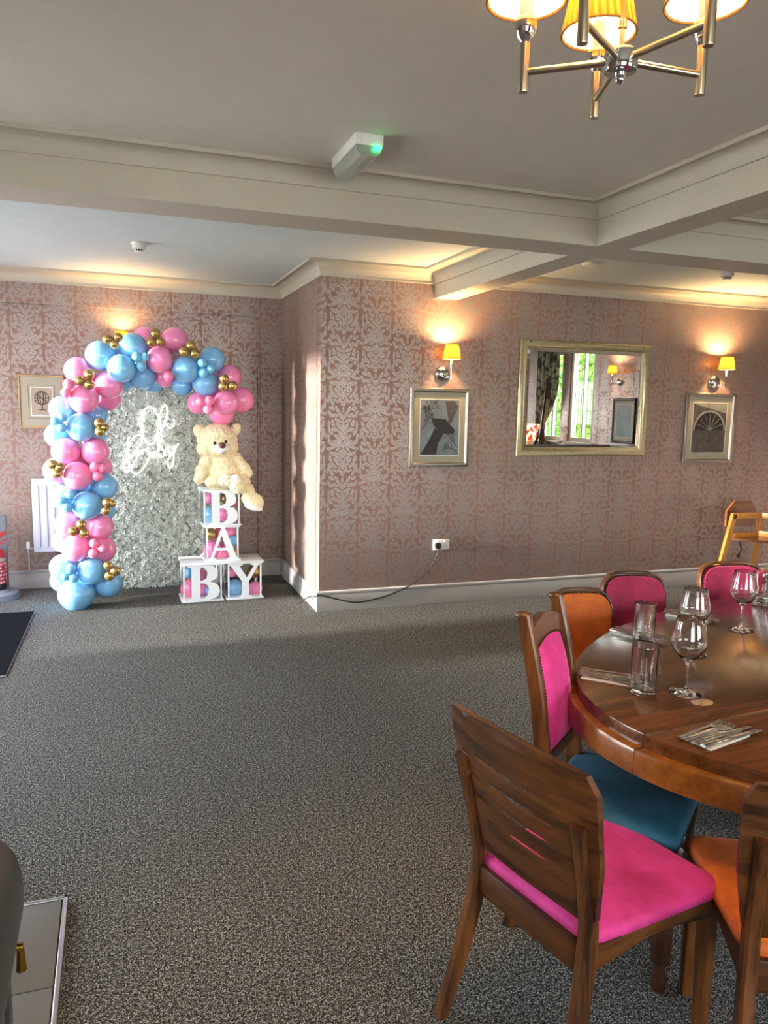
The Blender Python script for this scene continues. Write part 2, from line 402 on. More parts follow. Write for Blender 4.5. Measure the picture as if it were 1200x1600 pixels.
def spline(pts, n=6, closed=False):
    P = [Vector(p) for p in pts]; N = len(P); out = []
    for i in range(N if closed else N-1):
        g = (lambda k: P[k % N]) if closed else (lambda k: P[max(0, min(N-1, k))])
        a, b, c, d = g(i-1), g(i), g(i+1), g(i+2)
        for j in range(n):
            t = j/n; out.append(.5*((2*b)+(c-a)*t+(2*a-5*b+4*c-d)*t*t+(3*b-a-3*c+d)*t**3))
    if not closed: out.append(P[-1])
    return out

# ------------------------------------------------------------------ room shell
YB, YN, XS, XL, XR, YF, ZC = 5.705, 7.10, 1.497, -2.0, 6.7, -2.7, 2.68
struct('floor', MB().span((XL-.1, YF-.1, -.08), (XR+.1, YN+.15, 0)), 'carpet', smooth=False)
cb = MB().span((XL-.1, YF-.1, ZC), (XR+.1, 3.70, ZC+.08)); struct('ceiling', cb, 'ceiling', smooth=False)
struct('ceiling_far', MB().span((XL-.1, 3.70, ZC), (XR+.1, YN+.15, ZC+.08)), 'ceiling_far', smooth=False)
struct('wall_back', MB().span((XS, YB, 0), (XR+.1, YB+.1, ZC)), 'paper_x', smooth=False)
struct('wall_side', MB().span((XS, YB+.1, 0), (XS+.1, YN+.1, ZC)).span((XS, YB+.0005, 0), (XS+.0005, YB+.11, ZC)), 'paper_y', smooth=False)
nch = MB(); RX = at(403, 495, 1, YN).x; RZ = at(403, 495, 1, YN).z
nch.span((XL, YN+.055, 0), (XS, YN+.12, ZC)).span((RX, YN, 0), (XS, YN+.055, ZC)).span((XL, YN, RZ), (RX, YN+.055, ZC))
struct('wall_niche', nch, 'paper_x', smooth=False)
# walls with window openings: list of (lo, hi, z0, z1)
def holed_wall(name, axis, pos, lo, hi, wins, mat, t=.12):
    mb = MB(); cur = lo
    def seg(a, b, z0, z1):
        if axis == 0: mb.span((pos, a, z0), (pos+t, b, z1))
        else: mb.span((a, pos, z0), (b, pos+t, z1))
    for (a, b, z0, z1) in sorted(wins):
        seg(cur, a, 0, ZC); 
        if z0 > 0: seg(a, b, 0, z0)
        seg(a, b, z1, ZC); cur = b
    seg(cur, hi, 0, ZC); struct(name, mb, mat, smooth=False)
WL = [(5.02, 6.62, .12, 2.38), (2.95, 4.35, .4, 2.38)]
WR = [(.20, .84, 1.15, 2.55), (1.04, 1.68, 1.15, 2.55), (-1.9, -.6, .9, 2.4)]
WF = [(-1.4, .9, .85, 2.3), (2.4, 4.9, .85, 2.3)]
holed_wall('wall_left', 0, XL-.12, YF, YN+.1, WL, 'paper_y')
holed_wall('wall_right', 0, XR, YF, YB+.1, WR, 'paper_y')
holed_wall('wall_front', 1, YF-.12, XL, XR, WF, 'paper_x')
wi = 0
for axis, pos, sgn, wins in ((0, XL, 1, WL), (0, XR, -1, WR), (1, YF, 1, WF)):
    for (a, b, z0, z1) in wins:
        wi += 1; fr = MB(); cx, cz, w, h = (a+b)/2, (z0+z1)/2, b-a, z1-z0
        mm = Matrix.Translation((pos-sgn*.06, cx, cz)) @ Matrix.Rotation(PI/2, 4, 'Z') if axis == 0 else Matrix.Translation((cx, pos-sgn*.06, cz))
        fr.frame(w, h, [(0, .04), (.06, .04), (.06, -.04), (0, -.04)], mm)
        k = 2 if sgn < 0 or w < 1 else 4
        wo = struct('window_%d' % wi, fr, 'cornice')
        for i in range(1, k):
            MB().box((-w/2+w*i/k, 0, 0), (.03 if i == k//2 else .02, .05, h-.1), .004, mm).build('mullion', 'cornice', wo)
        ld = MB()
        for i in range(k*2):
            ld.box((-w/2+w*(i+.5)/(k*2), 0, 0), (.006, .008, h-.1), 0, mm)
        nz = 6
        for i in range(1, nz): ld.box((0, 0, -h/2+h*i/nz), (w-.1, .008, .006), 0, mm)
        ld.build('glazing_bars', 'black', wo)
        MB().box((0, 0, 0), (w-.1, .004, h-.1), 0, mm).build('pane', 'pane', wo)
        MB().box((0, 0 if axis else 0, -h/2-.02), (w+.12, .24, .03), .006, mm).build('window_sill', 'cornice', wo)
        d = Vector((sgn, 0, 0)) if axis == 0 else Vector((0, sgn, 0))
        c0 = Vector((pos, cx, cz)) if axis == 0 else Vector((cx, pos, cz))
        portal(c0 - d*.13, d, w, h)

# beams, cornices and skirtings ("trim")
ZB, ZL = 2.464, 2.593
BX0, BX1, BY0, BY1 = 2.418, 2.612, 3.55, 3.82
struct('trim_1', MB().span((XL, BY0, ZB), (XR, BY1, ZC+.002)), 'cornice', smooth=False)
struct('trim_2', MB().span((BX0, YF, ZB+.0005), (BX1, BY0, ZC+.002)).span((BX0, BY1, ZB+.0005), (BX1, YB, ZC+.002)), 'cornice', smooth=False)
def cornice_pts(size_h, size_p, ztop):
    """profile (out from wall, z): small step, cove, bead against the ceiling"""
    zb = ztop-size_h; pr = [(0, zb), (.011, zb), (.011, zb+.006), (.006, zb+.007)]
    for i in range(8):
        t = i/7*PI/2
        pr.append((.006+(size_p-.030)*(1-math.cos(t)), zb+.008+(size_h-.024)*math.sin(t)))
    pr += [(size_p-.022, ztop-.017), (size_p, ztop-.017), (size_p, ztop), (0, ztop)]
    return pr
def sweep_trim(name, path, prof, mat, closed=False):
    """path in xy; room on the left-hand side of the direction of travel; mitred"""
    t = bmesh.new(); rings = []; N = len(path); P = [Vector(p) for p in path]
    for i in range(N):
        def nrm(a, b): d = (b-a).normalized(); return Vector((-d.y, d.x))
        if closed or 0 < i < N-1:
            n1 = nrm(P[i-1], P[i]); n2 = nrm(P[i], P[(i+1) % N]); m = (n1+n2)/(1+n1.dot(n2))
        else: m = nrm(P[0], P[1]) if i == 0 else nrm(P[-2], P[-1])
        rings.append([t.verts.new((P[i].x+m.x*a, P[i].y+m.y*a, z)) for a, z in prof])
    mb = MB(); mb._skin(t, rings, closed); mb.add(t); return struct(name, mb, mat, angle=50)
CP = cornice_pts(ZC-2.572, .115, ZC)
CB = cornice_pts(ZC-ZL, .075, ZC)
# main foreground bay: beam faces
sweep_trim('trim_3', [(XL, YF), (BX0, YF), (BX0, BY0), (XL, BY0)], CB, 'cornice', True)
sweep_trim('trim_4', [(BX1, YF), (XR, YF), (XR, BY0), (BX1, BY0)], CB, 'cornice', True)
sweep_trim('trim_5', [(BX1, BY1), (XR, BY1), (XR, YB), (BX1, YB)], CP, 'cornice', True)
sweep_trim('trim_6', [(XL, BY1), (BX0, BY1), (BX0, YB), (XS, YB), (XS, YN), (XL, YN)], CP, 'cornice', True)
SKP = [(0, 0), (.020, 0), (.020, .125), (.016, .130), (.021, .140), (.019, .152), (.010, .160), (0, .160)]
sweep_trim('baseboard_back', [(XR, YB), (XS, YB), (XS, YN), (XL, YN)], SKP, 'skirt').matrix_world  # room on the left of travel
sweep_trim('baseboard_right', [(XR, YF), (XR, YB)], SKP, 'skirt')
sweep_trim('baseboard_left', [(XL, YN), (XL, 6.68)], SKP, 'skirt')

# garden seen through the windows
hd = MB(); random.seed(3)
def hedge(x0, y0, x1, y1, n):
    t = bmesh.new()
    for i in range(n):
        a = random.random(); p = Vector((x0+(x1-x0)*a+random.gauss(0, .25), y0+(y1-y0)*a+random.gauss(0, .25), random.random()**.8*3.4))
        for _ in range(5):
            q = p+Vector([random.gauss(0, .12) for _ in range(3)]); d = Vector([random.gauss(0, 1) for _ in range(3)]).normalized()*.09; e = d.orthogonal().normalized()*.05
            t.faces.new([t.verts.new(q+d), t.verts.new(q+e), t.verts.new(q-d), t.verts.new(q-e)])
    return t
MAT['leaf'] = plain('hedge_leaf', '9ecb4e', .6, var=.5, vs=3)
_n = NM('leaf'); _v = _n.coords(); _c = _n.ramp(_n.noise(_v, 2.5, 3), [(.35, srgb('2c4f16')), (.65, srgb('6a9434'))]); _n.link(_c, _n.b.inputs['Base Color'])
_t = _n.new('ShaderNodeBsdfTranslucent'); _n.link(_c, _t.inputs[0]); _m = _n.new('ShaderNodeMixShader'); _m.inputs[0].default_value = .5
_n.link(_n.b.outputs[0], _m.inputs[1]); _n.link(_t.outputs[0], _m.inputs[2]); _n.link(_m.outputs[0], _n.out.inputs[0]); MAT['leaf'] = _n.m
MAT['lawn'] = plain('pale_paving', 'a8a398', .9, var=.3, vs=2)
hd.add(hedge(12.5, -13, 12.0, 4, 5000)); tag(hd.build('hedge', 'leaf', smooth=False), kind='stuff', label='green hedge outside the leaded window, seen in the mirror', cat='hedge')
struct('ground_outside', MB().span((-14, -14, -.30), (16, 16, -.10)), 'lawn', smooth=False)

# ------------------------------------------------------------------ ceiling fittings
def smoke_alarm(px, py, label):
    p = fl(px, py, ZC); t = thing('smoke_alarm', label, 'smoke alarm', (p.x, p.y, ZC))
    MB().lathe([(.050, 0), (.052, -.004), (.052, -.012), (.048, -.014)], 32).build('mounting_base', 'white', t)
    MB().lathe([(.044, -.013), (.047, -.018), (.046, -.038), (.040, -.044), (.036, -.045)], 32).build('body', 'white', t)
    MB().lathe([(.030, -.058), (.028, -.064), (.012, -.066)], 24).lathe([(.020, -.044), (.020, -.060)], 24).build('sensor_cap', 'white', t)
    fins = MB()
    for i in range(10):
        a = 2*PI*i/10; fins.beam((.031*math.cos(a), .031*math.sin(a), -.044), (.027*math.cos(a), .027*math.sin(a), -.060), .004, .003, 0)
    fins.build('vent_fins', 'white', t)
    MB().lathe([(.024, -.044), (.024, -.058)], 20).build('sensing_chamber', 'black', t)
smoke_alarm(217, 379, 'white smoke alarm on the ceiling above the balloon arch')
smoke_alarm(1137, 424, 'white smoke alarm on the ceiling at far right, above the right wall lamp')
p = fl(926, 411, ZC); t = thing('ceiling_sensor', 'flat round white sensor disc on the ceiling behind the crossing beams', 'sensor', (p.x, p.y, ZC))
MB().lathe([(.075, 0), (.078, -.006), (.070, -.018), (.030, -.028), (.010, -.03)], 36).build('cover', 'white', t)
MB().lathe([(.079, 0), (.081, -.004), (.079, -.008)], 36).build('rim', 'white', t)
# emergency light: runs along y, underside of the ceiling by the beam
a = fl(578, 208, ZC); b = fl(530, 258, ZC-.05)
t = thing('emergency_light', 'white box emergency light with clear lens and green indicator on the ceiling', 'emergency light', (a.x, a.y, ZC))
EX = .118; EL = .35
MB().span((-EX/2, 0, -.045), (EX/2, EL, 0), .004).build('housing', 'white', t)
MB().plate([(-EX/2+.004, 0), (EX/2-.004, 0), (EX/2-.010, -.024), (EX/2-.030, -.040), (-EX/2+.030, -.040), (-EX/2+.010, -.024)], EL-.012, m=Matrix.Translation((0, EL/2, -.045))).build('lens', plain('prismatic_lens', '949a90', .15, .0, .5, var=.05), t, angle=50)
MB().span((-.035, -.003, -.038), (.020, .001, -.001), .001).build('end_clip', 'white', t)
MB().ball((.030, -.004, -.055), (.013, .006, .008)).ball((.018, -.004, -.060), (.006, .004, .005)).ball((.044, -.004, -.052), (.006, .004, .005)).build('indicator_led', 'green_led', t)

# ------------------------------------------------------------------ lamps
def shade_mesh(rb, rt, z0, z1, n=120, amp=.0012):
    t = bmesh.new(); rows = []
    for k in range(7):
        f = k/6; r = rb+(rt-rb)*f
        rows.append([t.verts.new(((r+(amp if j % 2 else -amp))*math.cos(2*PI*j/n), (r+(amp if j % 2 else -amp))*math.sin(2*PI*j/n), z0+(z1-z0)*f)) for j in range(n)])
    for i in range(6):
        for j in range(n): t.faces.new((rows[i][j], rows[i][(j+1) % n], rows[i+1][(j+1) % n], rows[i+1][j]))
    return t
def ring_at(r, z, w): return [(r*math.cos(a*PI/24), r*math.sin(a*PI/24), z) for a in range(48)]
def candle(t, loc, rb, rt, hs, e, cup=True):
    """cup, candle tube, bulb and pleated shade as parts; loc = top of the arm post"""
    x, y, z = loc; m = Matrix.Translation(loc)
    cu = MB().lathe([(.006, -.010), (.014, 0), (.019, .012), (.020, .026), (.017, .034), (.010, .036)] if cup else [(.006, 0), (.014, .002), (.014, .03), (.012, .032)], 24, m).build('lamp_cup', 'chrome', t)
    MB().lathe([(.011, .034 if cup else .03), (.0115, .07), (.010, .085)], 16, m).build('candle_tube', 'white', t)
    MB().ball((x, y, z+.11), (.016, .016, .030), 14, 10).build('bulb', 'bulb', t)
    sh = bpy.data.objects.new('lamp_shade', None)
    o = MB().add(shade_mesh(rb, rt, 0, hs)).build('lamp_shade', 'shade', t, smooth=False); o.location = (x, y, z+.062)
    MB().add(shade_mesh(rb-.004, rt-.004, .001, hs-.001, 60, 0)).build('lining', 'lining', o)
    MB().tube(ring_at(rb, 0, 0), .0022, 6, True).build('lower_trim', MAT['gold_trim'], o); MB().tube(ring_at(rt, hs, 0), .0022, 6, True).build('upper_trim', MAT['gold_trim'], o)
    bulb((x, y, z+.150), e, parent=t)
MAT['gold_trim'] = plain('shade_binding', '9a6a22', .7)
def sconce(px, py, Y, label, e=28.0, rot=0.0, xyz=None):
    p = Vector(xyz) if xyz else at(px, py, 1, Y)
    t = thing('wall_lamp', label, 'wall lamp', (p.x, p.y, p.z), rot, 'pleated shade wall lamps')
    mm = Matrix.Rotation(PI/2, 4, 'X')
    MB().lathe([(.066, 0), (.066, .008), (.060, .018), (.040, .026), (.008, .029)], 40, mm @ Matrix.Diagonal((1, .86, 1, 1))).build('wall_plate', 'chrome', t)
    MB().tube(spline([(0, -.02, .0), (-.02, -.06, -.028), (0, -.11, -.030), (.022, -.125, -.010), (.022, -.125, .05)]), .005, 10).tube([(.022, -.125, -.045), (.022, -.125, .05)], .0055, 10).build('arm', 'chrome', t)
    candle(t, (.022, -.125, .045), .072, .050, .115, e, cup=False)
    return t
sconce(691, 584, YB, 'chrome wall lamp with lit gold shade above the tower picture')
sconce(1115, 597, YB, 'chrome wall lamp with lit gold shade above the arch picture at right')
sconce(186, 560, YN+.055, 'wall lamp on the niche wall behind the top of the balloon arch', 11)
sconce(0, 0, 0, 'wall lamp with gold shade on the opposite wall, seen reflected in the mirror', 16, -PI/2, (XR, 2.29, 2.03))

# chandelier
HZ = 2.20; hub = fl(970, 95, HZ); AR = .166
ch = thing('chandelier', 'five arm metal chandelier with pleated gold shades hanging from the ceiling', 'chandelier', hub)
MB().lathe([(.004, -.030), (.009, -.026), (.009, -.020), (.027, -.018), (.029, -.012), (.029, .010), (.024, .016), (.008, .020)], 32).ball((0, 0, -.030), .008).build('hub', 'chrome', ch)
MB().tube([(0, 0, .018), (0, 0, .46)], .0045, 10).lathe([(.0045, .05), (.008, .052), (.008, .064), (.0045, .066)], 16).lathe([(.0045, .46), (.045, .462), (.05, .48)], 24).build('stem', 'nickel', ch)
for k in range(5):
    a = math.radians(142-72*k); d = Vector((math.cos(a), math.sin(a), 0))
    MB().tube([d*.026, d*AR], .0062, 12).build('arm', 'nickel', ch)
    MB().lathe([(.0085, -.034), (.009, -.032), (.009, .048), (.006, .05)], 16, Matrix.Translation(d*AR)).build('post', 'nickel', ch)
    candle(ch, d*AR+Vector((0, 0, .056)), .070, .046, .12, 13.0)

# ------------------------------------------------------------------ pictures and mirror
def tree_plate(parent, w, h, seed, mat, z0):
    random.seed(seed); mb = MB()
    def br(p, a, L, r, d):
        q = p+Vector((math.sin(a)*L, 0, math.cos(a)*L))
        if abs(q.x) > w/2-.004 or abs(q.z) > h/2-.004: return
        mb.tube([p, q], r, 4)
        if d:
            for k in range(3): br(q, a+random.uniform(-.7, .7), L*random.uniform(.6, .85), r*.62, d-1)
    for i in range(3): br(Vector((-w/2+.01+i*.02, -z0, -.02+i*.05)), random.uniform(.2, 1.0), .05, .0022, 5)
    for i in range(2): br(Vector((w/2-.01, -z0, -h/2+.02+i*.04)), random.uniform(-1.2, -.4), .05, .0022, 4)
    return mb.build('bare_branches', mat, parent)
MAT['photo_sky'] = plain('photo_sky', '6e7678', .6, var=.25, vs=6)
MAT['photo_dark'] = plain('photo_dark', '231d1c', .6, var=.3, vs=20)
MAT['photo_mid'] = plain('photo_mid', '4a4440', .6, var=.3, vs=20)
MAT['photo_light'] = plain('photo_light', '8a8a80', .6, var=.15, vs=10)
MAT['picture_glass'] = glass('picture_glass', 1.3)
FRP = [(0, 0), (0, .018), (.004, .024), (.020, .026), (.030, .018), (.034, .010), (.034, 0)]
def picture(name, label, tl, br, Y, mat, inset, photo, prof=FRP, roll=0.0, extra=None, rot=0.0, at3=None, wh=None):
    if at3: c = Vector(at3); w, h = wh
    else:
        a, b = at(*tl, 1, Y), at(*br, 1, Y); c = (a+b)/2; w, h = abs(b.x-a.x), abs(a.z-b.z)
    t = thing(name, label, 'mirror' if 'mirror' in name else 'picture', c, rot)
    t.rotation_euler = (0, roll, rot)
    MB().frame(w, h, prof).build('frame', mat, t, angle=50)
    iw, ih = w-2*prof[-1][0], h-2*prof[-1][0]
    if inset:
        MB().box((0, -.006, 0), (iw+.01, .006, ih+.01)).build('mount', 'mount', t, smooth=False)
        pw, ph = iw-2*inset[0], ih-2*inset[1]
        MB().frame(pw+.012, ph+.012, [(0, .0085), (0, .0105), (.005, .0105), (.005, .0085)]).build('mount_bevel', 'napkin', t, smooth=False)
        ppic = MB().box((0, -.0095, 0), (pw, .001, ph)).build('print', photo, t, smooth=False)
        if extra: extra(t, pw, ph)
    return t, w, h
def tower_art(t, w, h):
    z = .0105
    tree_plate(t, w, h, 5, 'photo_dark', z)
    q = lambda pts: [(x*w/2, y*h/2) for x, y in pts]
    m = Matrix.Translation((0, -z, 0))
    MB().plate(q([(.25, .95), (.75, .98), (.95, .75), (.62, .20), (.35, .05), (.45, .30)]), .0008, m=m).build('tower_top', 'photo_mid', t, smooth=False)
    MB().plate(q([(-.45, .35), (.30, .30), (.80, -.10), (.72, -.22), (.2, -.22), (-.3, .05)]), .0010, m=m).build('tower_platform', 'photo_dark', t, smooth=False)
    MB().plate(q([(-.25, -.02), (.25, -.18), (-.05, -.55), (-.15, -.98), (-.95, -.98), (-.6, -.55)]), .0009, m=m).build('tower_base', 'photo_dark', t, smooth=False)
picture('framed_picture', 'pewter framed photo of a tower and bare branches below the left wall lamp', (641, 605), (729.5, 728.5), YB-.002, 'frame_pewter', (.055, .060), 'photo_sky', extra=tower_art)
def arch_art(t, w, h):
    z = .0105; m = Matrix.Translation((0, -z, 0))
    arc = [(math.cos(a)*w*.44, math.sin(a)*w*.44-h*.05) for a in [PI*i/16 for i in range(17)]]
    MB().plate(arc[::-1], .0008, m=m).build('arch_opening', 'photo_dark', t, smooth=False)
    o = [(math.cos(a)*w*.49, math.sin(a)*w*.49-h*.05) for a in [PI*i/16 for i in range(17)]]
    MB().plate(o+arc[::-1], .0012, m=m).build('arch_ring', 'photo_light', t, smooth=False)
    mb = MB()
    for i in range(1, 8):
        a = PI*i/8; mb.tube([(0, -z-.001, -h*.05), (math.cos(a)*w*.40, -z-.001, math.sin(a)*w*.40-h*.05)], .002, 4)
    mb.build('fanlight_bars', 'photo_light', t)
    MB().plate([(-w*.49, h*.49), (w*.49, h*.30), (w*.49, h*.49)], .0008, m=m).build('cornice_line', 'photo_light', t, smooth=False)
picture('framed_picture', 'pewter framed photo of a round stone arch below the right wall lamp', (1072, 613), (1140, 722.5), YB-.002, 'frame_pewter', (.058, .062), 'photo_mid', extra=arch_art)
def globe_art(t, w, h):
    z = .011
    mb = MB()
    for s_ in (1, .6, .25): mb.tube([(math.cos(a)*.055*s_, -z, .03+math.sin(a)*.055) for a in [2*PI*i/24 for i in range(24)]], .003, 5, True)
    mb.tube([(-.055, -z, .03), (.055, -z, .03)], .003, 5).tube([(-.04, -z, .06), (.04, -z, 0)], .003, 5)
    mb.tube([(0, -z, -.025), (0, -z, -.065)], .005, 6).tube([(-.03, -z, -.068), (.03, -z, -.068)], .004, 6)
    mb.build('globe_drawing', 'photo_dark', t)
    MB().frame(w+.05, h+.05, [(0, .0085), (0, .010), (.004, .010), (.004, .0085)]).build('mount_line', plain('sepia_line', '6d5c48', .8), t, smooth=False)
MAT['parchment'] = plain('parchment_print', '9c8d78', .8, var=.1)
picture('framed_picture', 'thin gold framed engraving of a globe beside the balloon arch', (27, 585), (103, 669), YN+.033, 'frame_lightgold', (.085, .090), 'parchment', prof=[(0, 0), (0, .014), (.003, .018), (.013, .018), (.016, .012), (.016, 0)], extra=globe_art)
MP = [(0, 0), (0, .022), (.006, .030), (.014, .034), (.030, .030), (.046, .036), (.056, .030), (.064, .018), (.068, .014), (.072, .014), (.072, 0)]
mt, mw, mh = picture('wall_mirror', 'large mirror with a wide champagne gold frame on the damask wall', (812, 529), (1004, 711.5), YB-.002, 'frame_gold', None, None, prof=MP)
MAT['mirror'] = plain('mirror_silver', (.86, .87, .86, 1), 0.0, 1.0, var=0.0)
iw, ih = mw-.144, mh-.144
t_ = bmesh.new(); r0 = [t_.verts.new((sx_*iw/2, -.009, sz*ih/2)) for sx_, sz in ((-1, -1), (1, -1), (1, 1), (-1, 1))]; r1 = [t_.verts.new((sx_*(iw/2-.024), -.013, sz*(ih/2-.024))) for sx_, sz in ((-1, -1), (1, -1), (1, 1), (-1, 1))]
t_.faces.new(r1)
for i in range(4): t_.faces.new((r0[i], r0[(i+1) % 4], r1[(i+1) % 4], r1[i]))
bk = [t_.verts.new((v.co.x, -.004, v.co.z)) for v in r0]; t_.faces.new(bk[::-1])
for i in range(4): t_.faces.new((bk[i], bk[(i+1) % 4], r0[(i+1) % 4], r0[i]))
bmesh.ops.recalc_face_normals(t_, faces=t_.faces)
MB().add(t_).build('mirror_glass', 'mirror', mt, smooth=False)
for sx_ in (-1, 1): MB().ball((sx_*(mw/2-.085), -.034, mh/2-.02), .006, 8, 6).build('screw_head', 'black', mt)
# things the mirror shows
picture('framed_picture', 'black framed picture on the opposite wall, seen reflected in the mirror', None, None, 0, 'black', (.05, .05), 'photo_sky', rot=-PI/2, at3=(XR-.002, 2.43, 1.49), wh=(.50, .62))
def curtain(name, label, x, y0, y1, z0, z1, mat, flip=1):
    t = bmesh.new(); n, k = 60, 16; A = []; B = []
    for i in range(n+1):
        f = i/n; ra = []; rb = []
        for j in range(k+1):
            g = j/k; pinch = 1-.55*math.exp(-((g-.45)/.16)**2); yy = y0+(y1-y0)*(f*pinch); dx = .03*math.sin(f*PI*12)*(.6+.4*g)
            z = z0+(z1-z0)*g; ra.append(t.verts.new((x+dx, yy, z))); rb.append(t.verts.new((x+dx-.006, yy, z)))
        A.append(ra); B.append(rb)
    for S in (A, B):
        for i in range(n):
            for j in range(k): t.faces.new((S[i][j], S[i+1][j], S[i+1][j+1], S[i][j+1]))
    bmesh.ops.recalc_face_normals(t, faces=t.faces)
    o = MB().add(t).build(name, mat, angle=80); return tag(o, label, 'curtain')
n = NM('floral_curtain'); v = n.coords(); f = n.noise(v, 14, 3); vv = n.new('ShaderNodeTexVoronoi'); n.link(v, vv.inputs['Vector']); vv.inputs['Scale'].default_value = 9
n.link(n.ramp(n.math('MULTIPLY', n.math('ADD', f, vv.outputs['Distance']), .6), [(.30, srgb('6b3a36')), (.42, srgb('7b7a5a')), (.55, srgb('8f8a72')), (.72, srgb('33382c'))]), n.b.inputs['Base Color']); n.b.inputs['Roughness'].default_value = .9; MAT['curtain'] = n.m
curtain('curtain', 'floral curtain tied back at the opposite window, seen reflected in the mirror', XR-.10, .22, .88, .25, 2.6, 'curtain')
lt = thing('table_lamp', 'table lamp with red and cream floral drum shade, seen reflected in the mirror', 'lamp', (6.25, .62, 0))
lt.location.z = .78
n = NM('red_floral_shade'); v = n.coords(); f = n.noise(v, 16, 3)
c_ = n.ramp(f, [(.45, srgb('f0d9a0')), (.52, srgb('e0803a')), (.56, srgb('b01818'))]); n.link(c_, n.b.inputs['Base Color']); n.link(c_, n.b.inputs['Emission Color']); n.b.inputs['Emission Strength'].default_value = 1.2; MAT['redshade'] = n.m
MB().lathe([(.17, .36), (.17, .62)], 40, cap=False).build('lamp_shade', 'redshade', lt)
MB().lathe([(.09, 0), (.09, .015), (.03, .03), (.05, .12), (.07, .20), (.03, .30), (.012, .36), (.012, .42)], 24).build('base', 'brass', lt)
sb = thing('sideboard', 'pale wooden sideboard under the reflected floral lamp', 'sideboard', (6.3, .62, 0))
MB().span((-.25, -.6, .74), (.25, .6, .78), .004).build('top', 'cornice', sb)
for sx_ in (-1, 1):
    for sy_ in (-1, 1): MB().span((sx_*.22-.025, sy_*.56-.025, 0), (sx_*.22+.025, sy_*.56+.025, .74), .003).build('leg', 'cornice', sb)
MB().span((-.23, -.56, .58), (.23, .56, .74), .003).build('drawer_box', 'cornice', sb)
ez = thing('easel', 'dark wooden easel standing in front of the reflected window', 'easel', (5.75, 1.75, 0), PI/2)
MB().beam((0, 0, .9), (.02, -.1, 2.0), .03, .03).build('mast', 'dark_z', ez)
for s_ in (-1, 1): MB().beam((s_*.35, .15, 0), (s_*.05, -.05, 1.35), .035, .025).build('leg', 'dark_z', ez)
MB().beam((0, .55, 0), (0, .0, 1.25), .035, .025).build('leg', 'dark_z', ez)
MB().span((-.3, -.02, .85), (.3, .05, .90), .003).build('tray', 'dark_x', ez)

# ------------------------------------------------------------------ socket, plug and cable
s0 = at(689, 850.5, 1, YB)
so_ = thing('wall_socket', 'white double wall socket low on the damask wall', 'socket', s0)
MB().box((0, -.005, 0), (.146, .010, .086), .003).build('face_plate', 'white', so_)
for sx_ in (-.036, .036):
    MB().box((sx_-.005 if sx_ > 0 else sx_+.005, -.0105, .027), (.018, .004, .014), .001).build('switch', 'white', so_)
MB().box((.036, -.0102, .004), (.007, .001, .004)).box((.026, -.0102, -.014), (.004, .001, .006)).box((.046, -.0102, -.014), (.004, .001, .006)).build('pin_holes', 'black', so_)
pl = thing('plug', 'black plug pushed into the left side of the wall socket', 'plug', (s0.x-.036, YB-.0105, s0.z-.006))
MB().plate([(-.024, .012), (-.015, .024), (.015, .024), (.024, .012), (.022, -.018), (.012, -.026), (-.012, -.026), (-.022, -.018)], .026, m=Matrix.Translation((0, -.013, 0))).build('body', 'black', pl, angle=40)
cpts = [(s0.x-.034, YB-.018, s0.z-.032)]
for (x, y) in ((683, 868), (668, 893), (640, 915), (600, 932), (560, 941), (535, 938)): q = at(x, y, 1, YB-.027); cpts.append(q)
cpts += [at(505, 931, 1, YB-.035), at(494, 930.5, 1, YB-.06), at(480, 934, 1, 5.80), fl(468, 941, .006), fl(461, 930, .006), fl(455, 917, .006), fl(440, 908, .006), fl(418, 905, .006), fl(395, 903, .006), (.9, 6.70, .006), (.55, 6.72, .006)]
tag(MB().tube(spline(cpts, 8), .0055, 8).build('power_cable', 'cable'), 'black cable hanging from the plug and trailing along the skirting', 'cable')

# ------------------------------------------------------------------ niche: radiator, extinguisher, mat
r0_ = at(49, 750, 1, YN-.02); r1_ = at(54, 862, 1, YN-.02)
rd = thing('radiator', 'white ribbed panel radiator on the niche wall behind the balloon arch', 'radiator', (r0_.x, YN-.055, r1_.z))
RH = r0_.z-r1_.z; RW = .80
MB().span((0, 0, 0), (RW, .012, RH), .004).build('panel', 'rad', rd)
rb = MB()
for i in range(12): rb.box((.04+i*.062, -.003, RH/2), (.030, .014, RH-.08), .006)
rb.build('ribs', 'rad', rd)['kind'] = 'stuff'
MB().span((0, .0, RH), (RW, .085, RH+.012), .003).build('top_grille', 'rad', rd)
MB().tube([(0, .02, .03), (-.045, .02, .03)], .008, 10).tube([(-.045, .02, -.16), (-.045, .02, .03)], .008, 10).build('pipe', 'copper', rd)
MB().lathe([(.014, .03), (.016, .045), (.015, .085), (.010, .09)], 16, Matrix.Translation((-.045, .02, 0))).build('valve', 'white', rd)
ex0 = at(0, 912, 1, 6.85)
fx = thing('fire_extinguisher', 'red fire extinguisher with printed label at the left edge', 'fire extinguisher', (ex0.x-.02, 6.80, .075))
MB().lathe([(.070, 0), (.078, .004), (.080, .02), (.080, .05)], 32).build('base_ring', 'black', fx)
MB().lathe([(.079, .05), (.079, .27), (.070, .31), (.035, .34), (.022, .35), (.022, .37)], 32).build('cylinder', 'red', fx)
MB().lathe([(.0798, .235), (.0798, .265)], 32, cap=False).build('label_band', 'mount', fx)
lb = MB()
random.seed(12)
for r_ in range(6):
    for a_ in range(9):
        if random.random() < .85:
            th = math.radians(-100+a_*12+random.uniform(-2, 2)); lb.box((.0795, 0, 0), (.001, .009, .012), 0, Matrix.Rotation(th, 4, 'Z') @ Matrix.Translation((0, 0, .215-r_*.03)))
lb.build('printed_text', 'napkin', fx)
MB().beam((-.01, 0, .37), (.09, 0, .41), .03, .010).beam((-.01, 0, .37), (.08, 0, .375), .025, .008).build('handle', 'red', fx)
